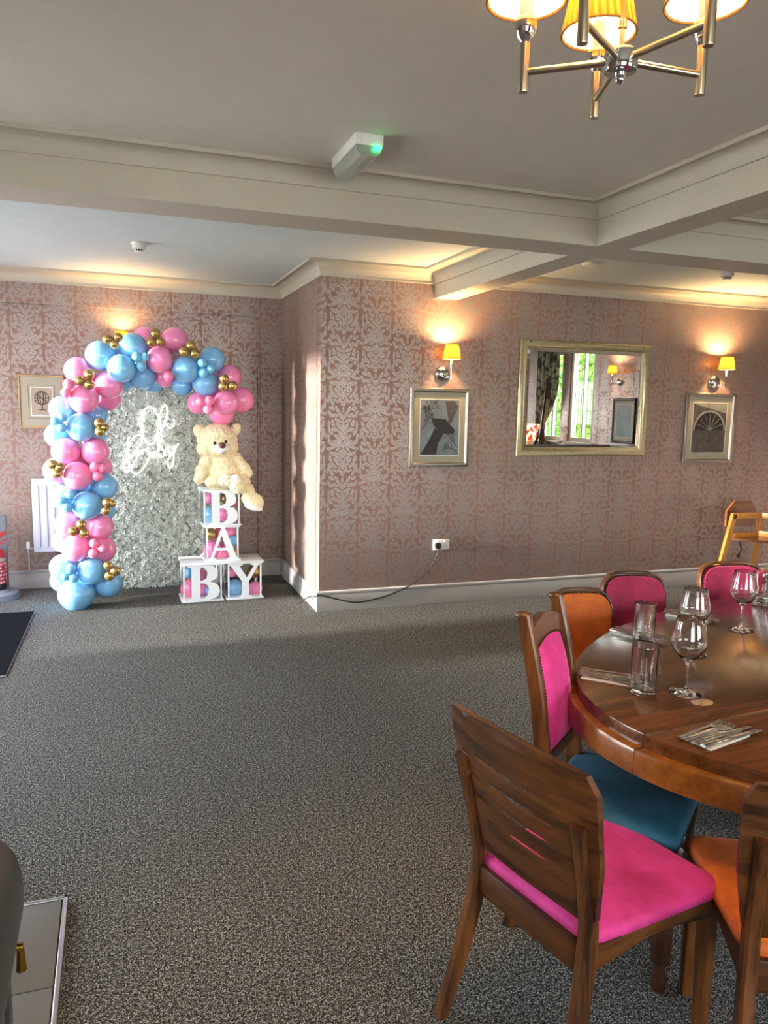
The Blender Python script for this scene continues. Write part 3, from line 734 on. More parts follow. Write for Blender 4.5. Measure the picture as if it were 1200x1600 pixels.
MB().tube(spline([(-.02, 0, .37), (-.07, -.01, .36), (-.09, -.02, .25), (-.088, -.02, .1)]), .010, 10).build('hose', 'black', fx)
st = thing('extinguisher_stand', 'grey moulded floor stand holding the fire extinguisher', 'stand', (ex0.x-.02, 6.80, 0))
MB().lathe([(.17, 0), (.17, .045), (.16, .055), (.11, .052), (.09, .074)], 40).build('base', 'grey_stand' if 'grey_stand' in MAT else plain('grey_stand', '74787f', .5), st)
MB().box((-.03, .12, .36), (.22, .02, .62), .01).build('back_board', plain('grey_stand_board', '5f6369', .5), st)
MB().plate([(-.04, 0), (.035, .04), (.04, .02), (.0, -.02)], .004, m=Matrix.Translation((.03, .105, .50))).build('red_symbol', 'red', st, smooth=False)
dm = thing('doormat', 'black doormat with pale worn edge at the left of the carpet', 'doormat', (0, 0, 0))
q = [(-2.0+.05, 4.78), (-.63, 4.78), (-.605, 6.24), (-2.0+.05, 6.26)]
MB().plate(q, .012, m=Matrix.Translation((0, 0, .006)) @ Matrix.Rotation(-PI/2, 4, 'X')).build('pile', 'mat_black', dm, smooth=False)
MB().tube([(-.63, 4.775, .006), (-.605, 6.245, .006), (-1.95, 6.265, .006)], .005, 6).tube([(-.63, 4.775, .006), (-1.95, 4.775, .006)], .005, 6).build('edge_binding', 'mat_edge', dm)

# ------------------------------------------------------------------ flower wall, neon sign
YW = 6.90
fx0 = at(132, 900, 1, YW).x; fx1 = at(352, 880, 1, YW).x; ftop = at(240, 560, 1, YW).z
fw = thing('flower_wall', 'arched backdrop covered in white silk flowers inside the balloon arch', 'backdrop', ((fx0+fx1)/2, YW, 0))
hw = (fx1-fx0)/2; zc_ = ftop-hw
outl = [(-hw, 0), (hw, 0)]+[(hw*math.cos(a), zc_+hw*math.sin(a)) for a in [PI*i/24 for i in range(25)]]
MB().plate(outl, .03, m=Matrix.Translation((0, .02, 0))).build('backing_panel', 'foliage_back', fw, smooth=False)
random.seed(21); t_ = bmesh.new()
gx = .030
ii = 0
z = .02
while z < ftop:
    x = -hw+(gx/2 if ii % 2 else 0)
    while x < hw:
        cx_, cz_ = x+random.uniform(-.01, .01), z+random.uniform(-.01, .01)
        if (cz_ < zc_ or math.hypot(cx_, cz_-zc_) < hw+.01) and abs(cx_) < hw+.01:
            cyy = -.018-random.random()*.03; ph = random.random()*6; tilt = Matrix.Rotation(random.gauss(0, .5), 3, 'X') @ Matrix.Rotation(random.gauss(0, .5), 3, 'Z')
            for L_, (np_, rr, dp) in enumerate(((5, .026, .012), (3, .014, .020))):
                for k in range(np_):
                    a = ph+2*PI*k/np_+L_*.6; w_ = .62*2*PI/np_
                    def P(r, aa, d): return t_.verts.new(Vector((cx_, cyy, cz_))+tilt @ Vector((r*math.cos(aa), -d, r*math.sin(aa))))
                    r2 = rr*random.uniform(.8, 1.2); j = random.uniform(-.005, .006)
                    v0 = P(.001, a, 0); v1 = P(r2*.75, a-w_/2, dp*.5+j); v2 = P(r2, a, dp+j); v3 = P(r2*.75, a+w_/2, dp*.5-j)
                    t_.faces.new((v0, v1, v2)); t_.faces.new((v0, v2, v3))
        x += gx
    z += gx*.82; ii += 1
MB().add(t_).build('silk_flowers', 'petal', fw, smooth=False)['kind'] = 'stuff'
YG = YW-.085
ns = thing('neon_sign', 'white glowing neon sign reading Oh Baby on the flower wall', 'sign', at(235, 700, 1, YG))
LET = {'letter_o': [[(410, 290), (375, 345), (360, 450), (370, 600), (415, 695), (460, 725), (520, 690), (560, 600), (575, 450), (560, 320), (510, 245), (450, 225), (380, 270), (338, 360), (332, 450), (350, 520), (365, 560)]],
 'letter_h': [[(618, 555), (603, 450), (610, 300), (640, 215), (670, 195), (695, 240), (690, 340), (655, 440), (620, 540), (650, 470), (680, 445), (700, 480), (740, 505), (775, 480), (792, 420), (775, 385)]],
 'capital_b': [[(180, 630), (175, 700), (150, 850), (130, 950), (122, 1050), (150, 1105), (180, 1060), (180, 950), (175, 850), (190, 720), (240, 640), (300, 600), (345, 610), (355, 660), (330, 740), (270, 820), (190, 900), (240, 880), (330, 810), (400, 795), (448, 830), (450, 900), (410, 990), (340, 1090), (280, 1115), (225, 1090), (230, 1020), (290, 900), (370, 810), (450, 770)]],
 'letter_a': [[(530, 840), (490, 845), (475, 880), (500, 890), (535, 850), (545, 880), (572, 850)]],
 'letter_b': [[(572, 860), (570, 700), (590, 600), (615, 590), (625, 620), (600, 720), (580, 840), (600, 890), (640, 885), (655, 830), (640, 790), (610, 800)]],
 'letter_y': [[(655, 820), (690, 770), (712, 745), (710, 790), (730, 830), (770, 800), (795, 740), (785, 850), (775, 980), (750, 1035), (715, 1020), (700, 960), (730, 890), (790, 800), (850, 715)]]}
for nm, strokes in LET.items():
    mb = MB()
    for stq in strokes:
        pts = [at(180+a/8.571, 610+b/8.571, 1, YG)-ns.location for a, b in stq]
        mb.tube(spline(pts, 6), .0055, 8)
    mb.build(nm, 'tube', ns)
for (x, z) in ((-.14, .1), (.1, -.05), (-.15, -.18)): MB().tube([(x, 0, z), (x, .07, z)], .003, 6).build('standoff', 'white', ns)

# ------------------------------------------------------------------ balloon garland
def balloon_mesh(name, mat, u=28, v=18):
    t = bmesh.new(); bmesh.ops.create_uvsphere(t, u_segments=u, v_segments=v, radius=1)
    for q in t.verts:
        if q.co.z < 0: k = -q.co.z; q.co.z *= 1+.10*k*k; q.co.x *= 1-.05*k; q.co.y *= 1-.05*k
    mb = MB().add(t); mb.lathe([(.02, -1.08), (.05, -1.13), (.07, -1.17), (.02, -1.18)], 8)
    me = bpy.data.meshes.new(name); mb.bm.to_mesh(me); mb.bm.free(); me.materials.append(MAT[mat]); me.shade_smooth(); return me
BM = {k: balloon_mesh(k+'_balloon', k) for k in ('pink', 'blue', 'gold', 'hotpink', 'teal')}
gar = thing('balloon_garland', 'tall arch of pink, blue and gold balloons around the flower wall', 'balloon arch', (0, 6.40, 0))
YBAL = 6.36
LBL = {'pink': 'pink balloon', 'blue': 'pale blue balloon', 'gold': 'small gold balloon', 'hotpink': 'small rose pink balloon', 'teal': 'small sky blue balloon'}
random.seed(5)
def bal(c, x, y, r, dy=0.0, sq=1.0):
    Y = YBAL+dy; p = at(x, y, 1, Y); dep = (p-CAM).dot(FWD); R = r*dep/F
    o = bpy.data.objects.new('balloon', BM[c]); COL.objects.link(o); o.parent = gar; o.location = p-gar.location
    o.scale = (R, R, R*sq); o['label'] = LBL[c]
    # knots point back towards the spine of the arch
    o.rotation_euler = Vector((random.uniform(-.5, .5), -.85, random.uniform(-.5, .5))).to_track_quat('Z', 'Y').to_euler() if sq == 1 else (0, 0, 0)
B = 'blue'; P_ = 'pink'
for a in [(B, 119.5, 928, 28, -.06, .92), (B, 168.6, 911, 22.5, .02), (B, 143, 892, 22, -.10), (B, 99, 886.5, 21, -.03), (B, 97, 907, 18, .10), (B, 145, 915, 20, .12),
 (P_, 160, 858, 21, .0), (P_, 119, 856, 22, -.09), (P_, 100, 846, 18, .05), (P_, 156, 823, 21, -.02), (P_, 106, 819, 20.5, -.02), (P_, 135, 838, 20, .10),
 (B, 136, 789.5, 22.5, -.10), (B, 100, 776, 21, -.02), (B, 163.5, 760, 21, .02), (B, 163, 797, 17, .10), (B, 110, 799, 16, .10), (B, 132, 772, 20, .12),
 (P_, 121, 743.5, 22.5, -.11), (P_, 89, 735.5, 21, -.02), (P_, 103, 705.5, 22, -.04), (P_, 149, 705.5, 22, -.04), (P_, 159, 728, 17, .08), (P_, 126, 722, 20, .12),
 (B, 127.5, 667.5, 22.5, -.10), (B, 89, 680.5, 19, .02), (B, 97, 639, 20, .0), (B, 152, 649, 17, .08), (B, 149, 684, 17, .10), (B, 118, 660, 18, .13),
 (P_, 131, 623.5, 23, -.10), (P_, 170, 602, 22, -.03), (P_, 122, 579, 21, .0), (P_, 170.5, 623.5, 18, .08), (P_, 145, 602, 20, .12),
 (B, 157.5, 556, 23.5, -.02), (B, 190, 575.5, 22, -.12), (B, 208, 543, 22.5, -.02), (B, 222, 587.5, 21, .04), (B, 195, 596, 14, .10), (B, 190, 558, 18, .12), (B, 240, 598, 16, .12),
 (P_, 249.5, 562, 21, -.10), (P_, 229, 531, 21, .04), (P_, 273, 531.5, 20.5, .0), (P_, 256.5, 589, 17, .08), (P_, 252, 548, 18, .12),
 (B, 290, 577, 21, -.10), (B, 330.5, 562, 20.5, -.0), (B, 320.5, 599, 20, -.05), (B, 284, 602, 16, .08), (B, 308, 574, 18, .12),
 (P_, 358, 589, 19, .04), (P_, 353.5, 629, 19.5, -.10), (P_, 377, 625, 20, .02), (P_, 310.5, 630, 17.5, -.02), (P_, 346.5, 645, 20, .04), (P_, 340, 617, 18, .12)]: bal(*a)
for (x, y, r) in [(167.8, 530, 7.6), (184, 527, 7.5), (178.5, 537.5, 7.5), (243, 521, 8), (236, 534.5, 7.5), (249.6, 534, 7.5), (139, 585, 8.5), (124.6, 595, 8), (139, 600.5, 8.5),
 (155, 661, 8), (156, 674, 8), (163.5, 668, 6.5), (82.4, 725.6, 8), (93, 730, 8), (89.6, 740, 8), (167.8, 785, 8), (165, 798, 7), (175.5, 787, 6), (126.7, 819.5, 8), (113.7, 830, 8),
 (131, 833, 8), (168.6, 883.6, 7), (180, 892, 8), (171, 899.4, 8), (298, 540, 8), (287, 549.5, 8), (304, 552, 8), (350, 592, 7.5), (348.5, 603.5, 8), (363, 603, 8)]: bal('gold', x, y, r, -.19)
for (x, y, r) in [(213.7, 558, 8), (226.7, 557.5, 7), (221, 572, 8), (86, 658, 7.5), (97.4, 652, 7.5), (96, 668, 8), (109, 773, 8.5), (96, 781.6, 8), (104.5, 791.7, 8.5), (110, 889, 8.5),
 (101.7, 901, 7), (114.6, 903, 8), (316, 567.6, 8), (317.8, 583, 8.3), (329, 577, 7)]: bal('teal', x, y, r, -.17)
for (x, y, r) in [(107.4, 600.6, 9), (103, 613.5, 8), (148.5, 730, 8.5), (152.5, 744, 8), (160, 732, 7), (147, 849, 7.5), (160.6, 857, 7.5), (145.6, 864.4, 8), (263, 587.7, 8.5),
 (312.6, 626.5, 7.5), (326.4, 626.5, 8.5), (325, 639.5, 8)]: bal('hotpink', x, y, r, -.18)
sp_ = [at(x, y, 1, YBAL+.06)-gar.location for x, y in ((130, 925), (130, 840), (130, 740), (125, 650), (150, 590), (200, 556), (260, 548), (320, 575), (345, 625), (346, 650))]
MB().tube(spline(sp_, 5), .008, 6).build('support_strip', 'white', gar)

# ------------------------------------------------------------------ letter boxes and teddy bear
YX = 6.24; BD = .27
def serifB():
    o = [(-.40, -.5), (.14, -.5), (.30, -.47), (.42, -.38), (.46, -.25), (.43, -.12), (.34, -.03), (.20, .02), (.32, .07), (.39, .15), (.41, .26), (.37, .38), (.27, .47), (.10, .5), (-.40, .5), (-.40, .455), (-.30, .43), (-.30, -.43), (-.40, -.455)]
    h1 = [(-.07, .06), (.02, .07), (.10, .12), (.13, .25), (.10, .38), (.02, .44), (-.07, .44)]
    h2 = [(-.07, -.01), (.04, -.02), (.13, -.08), (.17, -.22), (.13, -.36), (.04, -.44), (-.07, -.44)]
    return o, [h1, h2]
def serifA():
    o = [(-.47, -.5), (-.19, -.5), (-.19, -.455), (-.275, -.43), (-.20, -.21), (.13, -.21), (.21, -.43), (.12, -.455), (.12, -.5), (.47, -.5), (.47, -.455), (.42, -.43), (.06, .5), (-.02, .5), (-.36, -.43), (-.47, -.455)]
    return o, [[(-.17, -.13), (.10, -.13), (-.03, .24)]]
def serifY():
    o = [(-.14, -.5), (.20, -.5), (.20, -.455), (.11, -.43), (.11, -.03), (.38, .43), (.47, .455), (.47, .5), (.16, .5), (.16, .455), (.26, .42), (.055, .08), (-.15, .42), (-.06, .455), (-.06, .5), (-.48, .5), (-.48, .455), (-.40, .43), (-.09, -.03), (-.09, -.43), (-.14, -.455)]
    return o, []
def letter_box(label, x0, x1, z0, z1, let, lw, y=YX, top=True, rz=0.0, base=0.0, openright=0):
    w = x1-x0; h = z1-z0; t = thing('letter_box', label, 'letter box', ((x0+x1)/2, y, z0), rz, 'white letter boxes')
    MB().box((0, BD/2, .008), (w+.012+base*2, BD+.02, .016), .002).build('base_board', 'board', t)
    MB().box((0, BD/2, h-.006), (w+.012, BD+.01, .012), .002).build('top_board', 'board', t)
    for sx_ in (-1, 1):
        for yy in (.008, BD-.008):
            MB().box((sx_*(w/2-.008), yy, h/2), (.013, .013, h-.026), .001).build('corner_post', 'board', t)
    for sx_ in (-1, 1): MB().box((sx_*(w/2-.002), BD/2, h/2), (.002, BD-.03, h-.03)).build('side_pane', 'acrylic', t, smooth=False)
    o, hs = let(); f = lambda L: [(a*lw, b*(h-.020)) for a, b in L]
    MB().plate(f(o), .012, [f(q) for q in hs], m=Matrix.Translation((0, -.004, h/2+.004))).build('letter', 'board', t, smooth=False)
    return t
p0 = at(285, 942, 1, YX); p1 = at(349, 937, 1, YX); p2 = at(354, 938, 1, YX); p3 = at(411, 935, 1, YX); ZT = at(285, 881, 1, YX).z-.012
ZA = at(318, 823, 1, YX+.03).z; ZTB = at(318, 766, 1, YX+.03).z
letter_box('white box with letter B, bottom left of the stack', p0.x+.008, p1.x-.008, 0, ZT, serifB, .30, base=.008)
letter_box('white box with letter Y, bottom right of the stack', p2.x+.012, p3.x-.010, 0, ZT, serifY, .29, base=.008)
tb = MB().box(((p0.x+p3.x)/2, YX+BD/2, ZT+.0065), (p3.x-p0.x+.01, BD+.06, .012), .002).build('shelf_board', 'board'); tag(tb, 'flat white board lying across the two bottom letter boxes', 'board')
ZT2 = ZT+.013
ax0 = at(322, 850, 1, YX+.03).x; ax1 = at(373, 850, 1, YX+.03).x
letter_box('white box with letter A, in the middle of the stack', ax0, ax1, ZT2, ZA, serifA, .27, y=YX+.02, base=.008)
bx0 = at(318, 800, 1, YX+.03).x; bx1 = at(375, 800, 1, YX+.03).x
letter_box('white box with letter B, topmost under the teddy bear', bx0, bx1, ZA+.001, ZTB, serifB, .28, y=YX+.02, rz=.03)
def loose(c, x, y, r, dy, label):
    Y = YX+dy; p = at(x, y, 1, Y); R = r*(p-CAM).dot(FWD)/F
    o = bpy.data.objects.new('balloon', BM[c]); COL.objects.link(o); o.location = p; o.scale = (R,)*3; o.rotation_euler = (random.uniform(1, 2), random.uniform(-1, 1), random.uniform(0, 3))
    tag(o, label, 'balloon', 'balloons inside the letter boxes')
bt = 'inside the top letter box under the bear'; ba = 'inside the letter A box'; bb = 'inside the bottom left letter B box'; by = 'inside the letter Y box'
for a in [('pink', 327, 779, 8.5, .12, 'pink balloon at the upper left '+bt), ('gold', 354, 779, 9.5, .12, 'gold balloon at the upper right '+bt), ('blue', 330, 804, 13, .16, 'blue balloon at the lower left '+bt), ('pink', 354, 804, 12.5, .13, 'pink balloon at the lower right '+bt), ('hotpink', 366, 786, 6, .2, 'small rose balloon behind the letter '+bt),
 ('gold', 329, 835, 9.5, .12, 'gold balloon at the upper left '+ba), ('hotpink', 345, 833, 10.5, .17, 'rose pink balloon at the top middle '+ba), ('pink', 359, 831, 8.5, .14, 'pink balloon at the upper right '+ba), ('blue', 364.5, 844, 8, .10, 'blue balloon at the right side '+ba), ('pink', 333, 858, 14.5, .15, 'large pink balloon at the lower left '+ba), ('hotpink', 349, 866, 10, .12, 'rose balloon at the bottom middle '+ba), ('gold', 365, 863.5, 7.5, .12, 'gold balloon at the lower right '+ba), ('pink', 354, 850, 9, .2, 'pink balloon behind the crossbar '+ba),
 ('blue', 295, 895, 8.5, .10, 'blue balloon at the upper left '+bb), ('hotpink', 298, 919, 15, .15, 'large rose balloon at the lower left '+bb), ('pink', 316, 899, 9, .2, 'pink balloon at the top middle '+bb), ('gold', 328, 900, 8, .12, 'gold balloon at the upper right '+bb), ('pink', 317, 920, 11, .17, 'pink balloon at the bottom middle '+bb), ('blue', 330, 923, 9.5, .11, 'blue balloon at the lower right '+bb),
 ('pink', 362, 894, 8.5, .11, 'pink balloon at the upper left '+by), ('blue', 367, 918, 13.5, .14, 'large blue balloon at the lower left '+by), ('gold', 396, 893, 10.5, .12, 'gold balloon at the upper right '+by), ('pink', 399, 919, 11, .12, 'swirled pink balloon at the lower right '+by)]: loose(*a)

# teddy bear
bz = ZTB+.004
by_ = YX+.15
def bp(x, y, dy=0.0): return at(x, y, 1, by_+dy)
orig = at(348, 766, 1, by_); orig.z = bz
bear = thing('teddy_bear', 'large cream plush teddy bear sitting on top of the letter boxes', 'teddy bear', orig)
mpp = (orig-CAM).dot(FWD)/F
el = []   # (centre, radii px, rotation about y)
def E(x, y, dy, rx, ry, rz, ro=0.0): el.append((bp(x, y, dy)-orig, (rx*mpp, ry*mpp, rz*mpp), ro))
E(340, 690, -.02, 30, 28, 27); E(340, 676, -.01, 22, 22, 14); E(323, 700, -.04, 15, 16, 13); E(357, 698, -.04, 15, 16, 13)
E(312, 674, .0, 9, 6, 11, -.4); E(367, 672, .0, 8, 6, 11, .5)
E(349, 737, .0, 26, 23, 27); E(346, 718, .0, 21, 18, 14); E(348, 751, .0, 28, 24, 16)
E(322, 722, -.02, 10, 11, 15, .35); E(315, 738, -.04, 10, 10, 14, .1); E(312, 748, -.05, 9, 9, 8)
E(369, 718, -.01, 10, 10, 13, -.7); E(380, 731, -.03, 10, 10, 12, -.7); E(387, 739, -.04, 8, 8, 8)
E(338, 752, -.12, 17, 12, 9.5, -.05); E(355, 751, -.17, 14, 11, 9.5, -.1); E(370, 757, -.20, 12.5, 9, 15, -.35)
E(378, 752, -.06, 13, 12, 12, .6); E(387, 766, -.10, 10, 11, 14, -.5); E(395, 782, -.12, 18, 12, 13, .5)
t_ = MB()
for c, r, ro in el: t_.ball(c, r, 24, 16, Matrix.Rotation(ro, 4, 'Y'))
body = t_.build('body', 'fur', bear)
rm = body.modifiers.new('r', 'REMESH'); rm.mode = 'VOXEL'; rm.voxel_size = .0055; rm.use_smooth_shade = True
sm = body.modifiers.new('s', 'SMOOTH'); sm.factor = .6; sm.iterations = 4
dg = bpy.context.evaluated_depsgraph_get(); me = bpy.data.meshes.new_from_object(body.evaluated_get(dg)); body.modifiers.clear()
nv = len(me.vertices); co = np.empty(nv*3); no = np.empty(nv*3); me.vertices.foreach_get('co', co); me.vertices.foreach_get('normal', no)
co = co.reshape(-1, 3); no = no.reshape(-1, 3)
dd = np.array([noise.noise(Vector(c)*55)*.6+noise.noise(Vector(c)*120)*.5+abs(noise.noise(Vector(c)*30)) for c in co])
me.vertices.foreach_set('co', (co+no*(dd*.0075)[:, None]).ravel()); me.update(); me.shade_smooth()
me.materials.clear(); me.materials.append(MAT['fur']); old = body.data; body.data = me; bpy.data.meshes.remove(old)
hc = bp(348, 697, -.16)-orig
muz = MB().ball(bp(346.5, 700.5, -.165)-orig, (12.5*mpp, 12*mpp, 9*mpp)).build('muzzle', 'felt', bear)
MB().ball(bp(347, 696, -.222)-orig, (5.6*mpp, 4*mpp, 4.8*mpp)).build('nose', 'bear_nose', bear)
mm_ = [bp(x, y, -.222)-orig for x, y in ((339, 705), (342.5, 708.3), (347, 709), (351.5, 707.5), (354, 704))]
MB().tube(spline(mm_, 5), .0018, 6).tube([bp(347, 701, -.226)-orig, bp(347, 709, -.222)-orig], .0015, 6).build('stitched_mouth', 'bear_nose', bear)
for x, y in ((335.5, 692.5), (353, 690)): MB().ball(bp(x, y, -.178)-orig, .0125, 12, 10).build('eye', 'bead', bear)
MB().ball(bp(396, 792, -.15)-orig, (15*mpp, 8*mpp, 6*mpp), m=Matrix.Rotation(.3, 4, 'Y')).build('foot_pad', 'felt', bear)

# ------------------------------------------------------------------ stove and hearth (lower left)
he = thing('hearth', 'grey tiled hearth with metal edge trim at the lower left', 'hearth', (0, 0, 0))
hx, hy = -.175, 2.475
MB().span((-1.0, .9, 0), (hx-.012, hy-.012, .016)).build('slab', 'grout', he, smooth=False)
ty = hy-.018
for j in range(4):
    y1 = ty if j == 0 else ty-.39-(j-1)*.40; y0 = ty-.39-j*.40+.004
    for i in range(2): MB().span((hx-.020-.40*(i+1)+.004, y0, .014), (hx-.020-.40*i, y1, .022), .0015).build('tile', 'tile', he)
MB().span((hx-.016, .9, 0), (hx, hy, .026), .004).span((-1.0, hy-.016, 0), (hx, hy, .026), .004).build('edge_trim', 'alu', he)
sv = thing('stove', 'grey enamel stove with rounded top and brass lever handle at the left edge', 'stove', (-.52, 1.55, .022))
MB().box((0, .02, .22), (.50, .50, .40), .02).box((0, .02, .026), (.44, .44, .05), .01).build('body', 'blue_panel', sv)
for i in range(5): MB().box((.253, -.20+i*.11, .21), (.016, .05, .34), .005).build('panel_batten', 'grey_enamel', sv)
def sq(rx, rz, p=2.6, n=40):
    return [(rx*math.copysign(abs(math.cos(2*PI*i/n))**(2/p), math.cos(2*PI*i/n)), rz*math.copysign(abs(math.sin(2*PI*i/n))**(2/p), math.sin(2*PI*i/n))) for i in range(n)]
MB().plate(sq(.31, .175), .44, m=Matrix.Translation((0, -.06, .52))).build('rounded_top', 'grey_enamel', sv, angle=60)
MB().plate(sq(.300, .165), .50, m=Matrix.Translation((0, -.05, .52))).build('front_rim', 'grey_enamel', sv, angle=60)
hl = MB().tube([(.25, .14, .40), (.305, .14, .40)], .009, 12).build('handle', 'brass', sv)
MB().lathe([(.005, 0), (.008, -.01), (.010, -.045), (.011, -.055), (.004, -.06)], 14, Matrix.Translation((.30, .14, .40))).build('lever', 'brass', hl)

# ------------------------------------------------------------------ table
TC, TA, TB, TR = (3.0, 1.82), 1.70, .96, math.radians(5); TZ = .75
tab = thing('dining_table', 'large oval dark wood dining table laid for a meal', 'table', (TC[0], TC[1], 0), TR)
SE = -.075+.0   # seam line in table space
def ell(a, b, y0, y1, n=90, side=1):
    pts = []
    for i in range(n+1):
        th = math.asin(max(-1, min(1, SE/b))); a0, a1 = (th, PI-th) if side > 0 else (PI-th, 2*PI+th)
        q = a0+(a1-a0)*i/n; pts.append((a*math.cos(q), b*math.sin(q)))
    return pts
lay = Matrix.Rotation(-PI/2, 4, 'X')   # plate xz -> xy
def flat(pts, z0, z1, bev, name, mat, parent):
    """horizontal slab with rounded upper edge"""
    n = len(pts); P = [Vector(p) for p in pts]; c = sum(P, Vector((0, 0)))/n; t = bmesh.new()
    def ring(ins, z):
        out = []
        for i in range(n):
            d1 = (P[i]-P[i-1]).normalized(); d2 = (P[(i+1) % n]-P[i]).normalized(); m = Vector((-(d1.y+d2.y), d1.x+d2.x))
            m = m.normalized() if m.length > 1e-6 else Vector((0, 0)); out.append(t.verts.new((P[i].x+m.x*ins, P[i].y+m.y*ins, z)))
        return out
    rings = [ring(0, z0), ring(0, z1-bev), ring(bev*.3, z1-bev*.3), ring(bev, z1)]
    mb = MB(); mb._skin(t, rings); mb.add(t); return mb.build(name, mat, parent, angle=40)
for side in (1, -1):
    g = .0008 if side > 0 else -.0008
    top = flat([(x, y+g) for x, y in ell(TA, TB, 0, 0, side=side)], .708, TZ, .003, 'tabletop_half', 'table', tab)
    flat([(x, y+g) for x, y in ell(TA+.028, TB+.028, 0, 0, side=side)], .640, .712, .012, 'rim_half', 'rim', tab)
_p = Matrix.Rotation(-TR, 3, 'Z') @ (fl(1097, 1097, TZ)-Vector((TC[0], TC[1], TZ)))
MB().lathe([(.040, 0), (.036, .003), (.0, .0035)], 32, Matrix.Translation((_p.x, _p.y, TZ-.0030)) @ Matrix.Diagonal((1.0, .75, 1, 1))).build('wood_patch', plain('patch_wood', '5f3414', .2, coat=.5), tab)
for x in (-.62, .7):
    MB().box((x, 0, .33), (.12, .12, .66), .006).build('leg', 'leg_grey', tab)
    MB().box((x, 0, .03), (.10, .80, .06), .01).build('foot_bar', 'leg_grey', tab)
MB().box((0, 0, .60), (1.9, .10, .06), .005).build('cross_rail', 'leg_grey', tab)

# glasses
def tumbler(x, y, label):
    p = fl(x, y, TZ); t = thing('tumbler', label, 'glass', (p.x, p.y, TZ+.0005), 0, 'clear water tumblers')
    MB().lathe([(.0, .0), (.034, 0), (.037, .004), (.0405, .148), (.0400, .150), (.0385, .149), (.0352, .018), (.030, .014), (0, .013)], 40, cap=False).build('glass_body', 'glass', t)
def wineglass(x, y, label, liquid=False):
    p = fl(x, y, TZ); t = thing('wine_glass', label, 'glass', (p.x, p.y, TZ+.0005), 0, 'stemmed wine glasses')
    s_ = 1.0
    MB().lathe([(0, 0), (.048, 0), (.050, .0015), (.046, .004), (.020, .008), (.007, .014), (.0045, .025), (.0042, .085), (.006, .098), (.018, .108), (.036, .124), (.050, .146), (.0535, .160), (.052, .178), (.045, .212), (.0395, .238), (.0388, .239), (.0382, .238), (.0437, .212), (.0507, .178), (.0522, .160), (.0487, .147), (.0345, .126), (.017, .111), (0, .107)], 48, cap=False).build('glass_body', 'glass', t)
tumbler(1004, 1082, 'tumbler nearest the camera, in front of the tall wine glass'); tumbler(1005, 1003, 'tumbler directly behind the nearest tumbler'); tumbler(1187, 944, 'tumbler at the far right edge of the table')
wineglass(1071, 1083, 'wine glass nearest the camera beside the front tumbler'); wineglass(1080, 1022, 'wine glass directly behind the nearest wine glass'); wineglass(1157, 984, 'wine glass standing alone at the far right of the table')

# place settings
def fork_mesh():
    mb = MB(); mb.path(spline([(0, 0, .004), (.04, 0, .004), (.09, 0, .006), (.135, 0, .007)], 4), [.017]*4+[.012]*4+[.006]*4+[.008], .0022)
    mb.path([(.135, 0, .007), (.145, 0, .006), (.158, 0, .004)], [.008, .022, .024], .0018)
    for k in range(4): mb.path([(.157, (k-1.5)*.0065, .004), (.180, (k-1.5)*.0068, .003), (.200, (k-1.5)*.0064, .006)], [.0034, .0032, .0018], .0016)
    return mb
def knife_mesh():
    mb = MB(); mb.path([(0, 0, .005), (.01, 0, .0055), (.05, 0, .0055), (.10, 0, .0055), (.108, 0, .0055)], [.016, .018, .016, .013, .010], .0075)
    mb.path([(.108, 0, .005), (.125, .001, .005), (.18, .001, .005), (.215, -.001, .005), (.228, -.005, .005)], [.012, .017, .018, .014, .004], .0016)
    return mb
protos = {}
for nm, mk in (('fork', fork_mesh), ('knife', knife_mesh)):
    mb = mk(); me = bpy.data.meshes.new(nm); mb.bm.to_mesh(me); mb.bm.free(); me.materials.append(MAT['silver']); me.shade_smooth(); me.set_sharp_from_angle(angle=.8); protos[nm] = me
def setting(a, b, where, extra=0.0, nap_w=.085, order=('fork', 'fork', 'knife', 'knife'), spread=1.0):
    """a: handle end pixel, b: far end pixel on the table plane"""
    A, B_ = fl(*a, TZ), fl(*b, TZ); d = (B_-A); ang = math.atan2(d.y, d.x); d.normalize(); nrm = Vector((-d.y, d.x, 0))
    c = A+d*.10
    mb = MB(); mb.box((0, 0, .0012), (.17, nap_w, .0022), .0006); mb.box((.004, -.002, .0034), (.165, nap_w-.004, .0018), .0006)
    o = mb.build('napkin', 'napkin'); o.location = (c.x, c.y, TZ+.0002); o.rotation_euler = (0, 0, ang+.05); tag(o, 'white folded paper napkin '+where, 'napkin', 'napkins under the cutlery')
    cnt = {}
    for k, nm in enumerate(order):
        cnt[nm] = cnt.get(nm, 0)+1
        off = (1.5-k)*.021*spread+.004; st_ = A+nrm*off+d*(-.005+.004*k)
        o = bpy.data.objects.new(nm, protos[nm]); COL.objects.link(o); o.location = (st_.x, st_.y, TZ+.0046); o.rotation_euler = (0, 0, ang+(.06-.03*k))
        side = {'fork': ('outer', 'inner'), 'knife': ('inner', 'outer')}[nm][cnt[nm]-1]
        tag(o, 'steel %s, %s of the pair %s' % (nm, side, where), nm, 'cutlery on the napkins')
setting((905, 1052), (1042, 1078), 'at the place nearest the left end of the table')
setting((957, 985), (1075, 1013), 'at the place behind the rear tumbler')
setting((1037, 957), (1145, 975), 'at the place beyond the rear wine glass')
setting((1080, 1165), (1200, 1128), 'at the nearest place on the right edge', spread=1.05)
setting((1178, 935), (1260, 942), 'at the place by the far right tumbler')

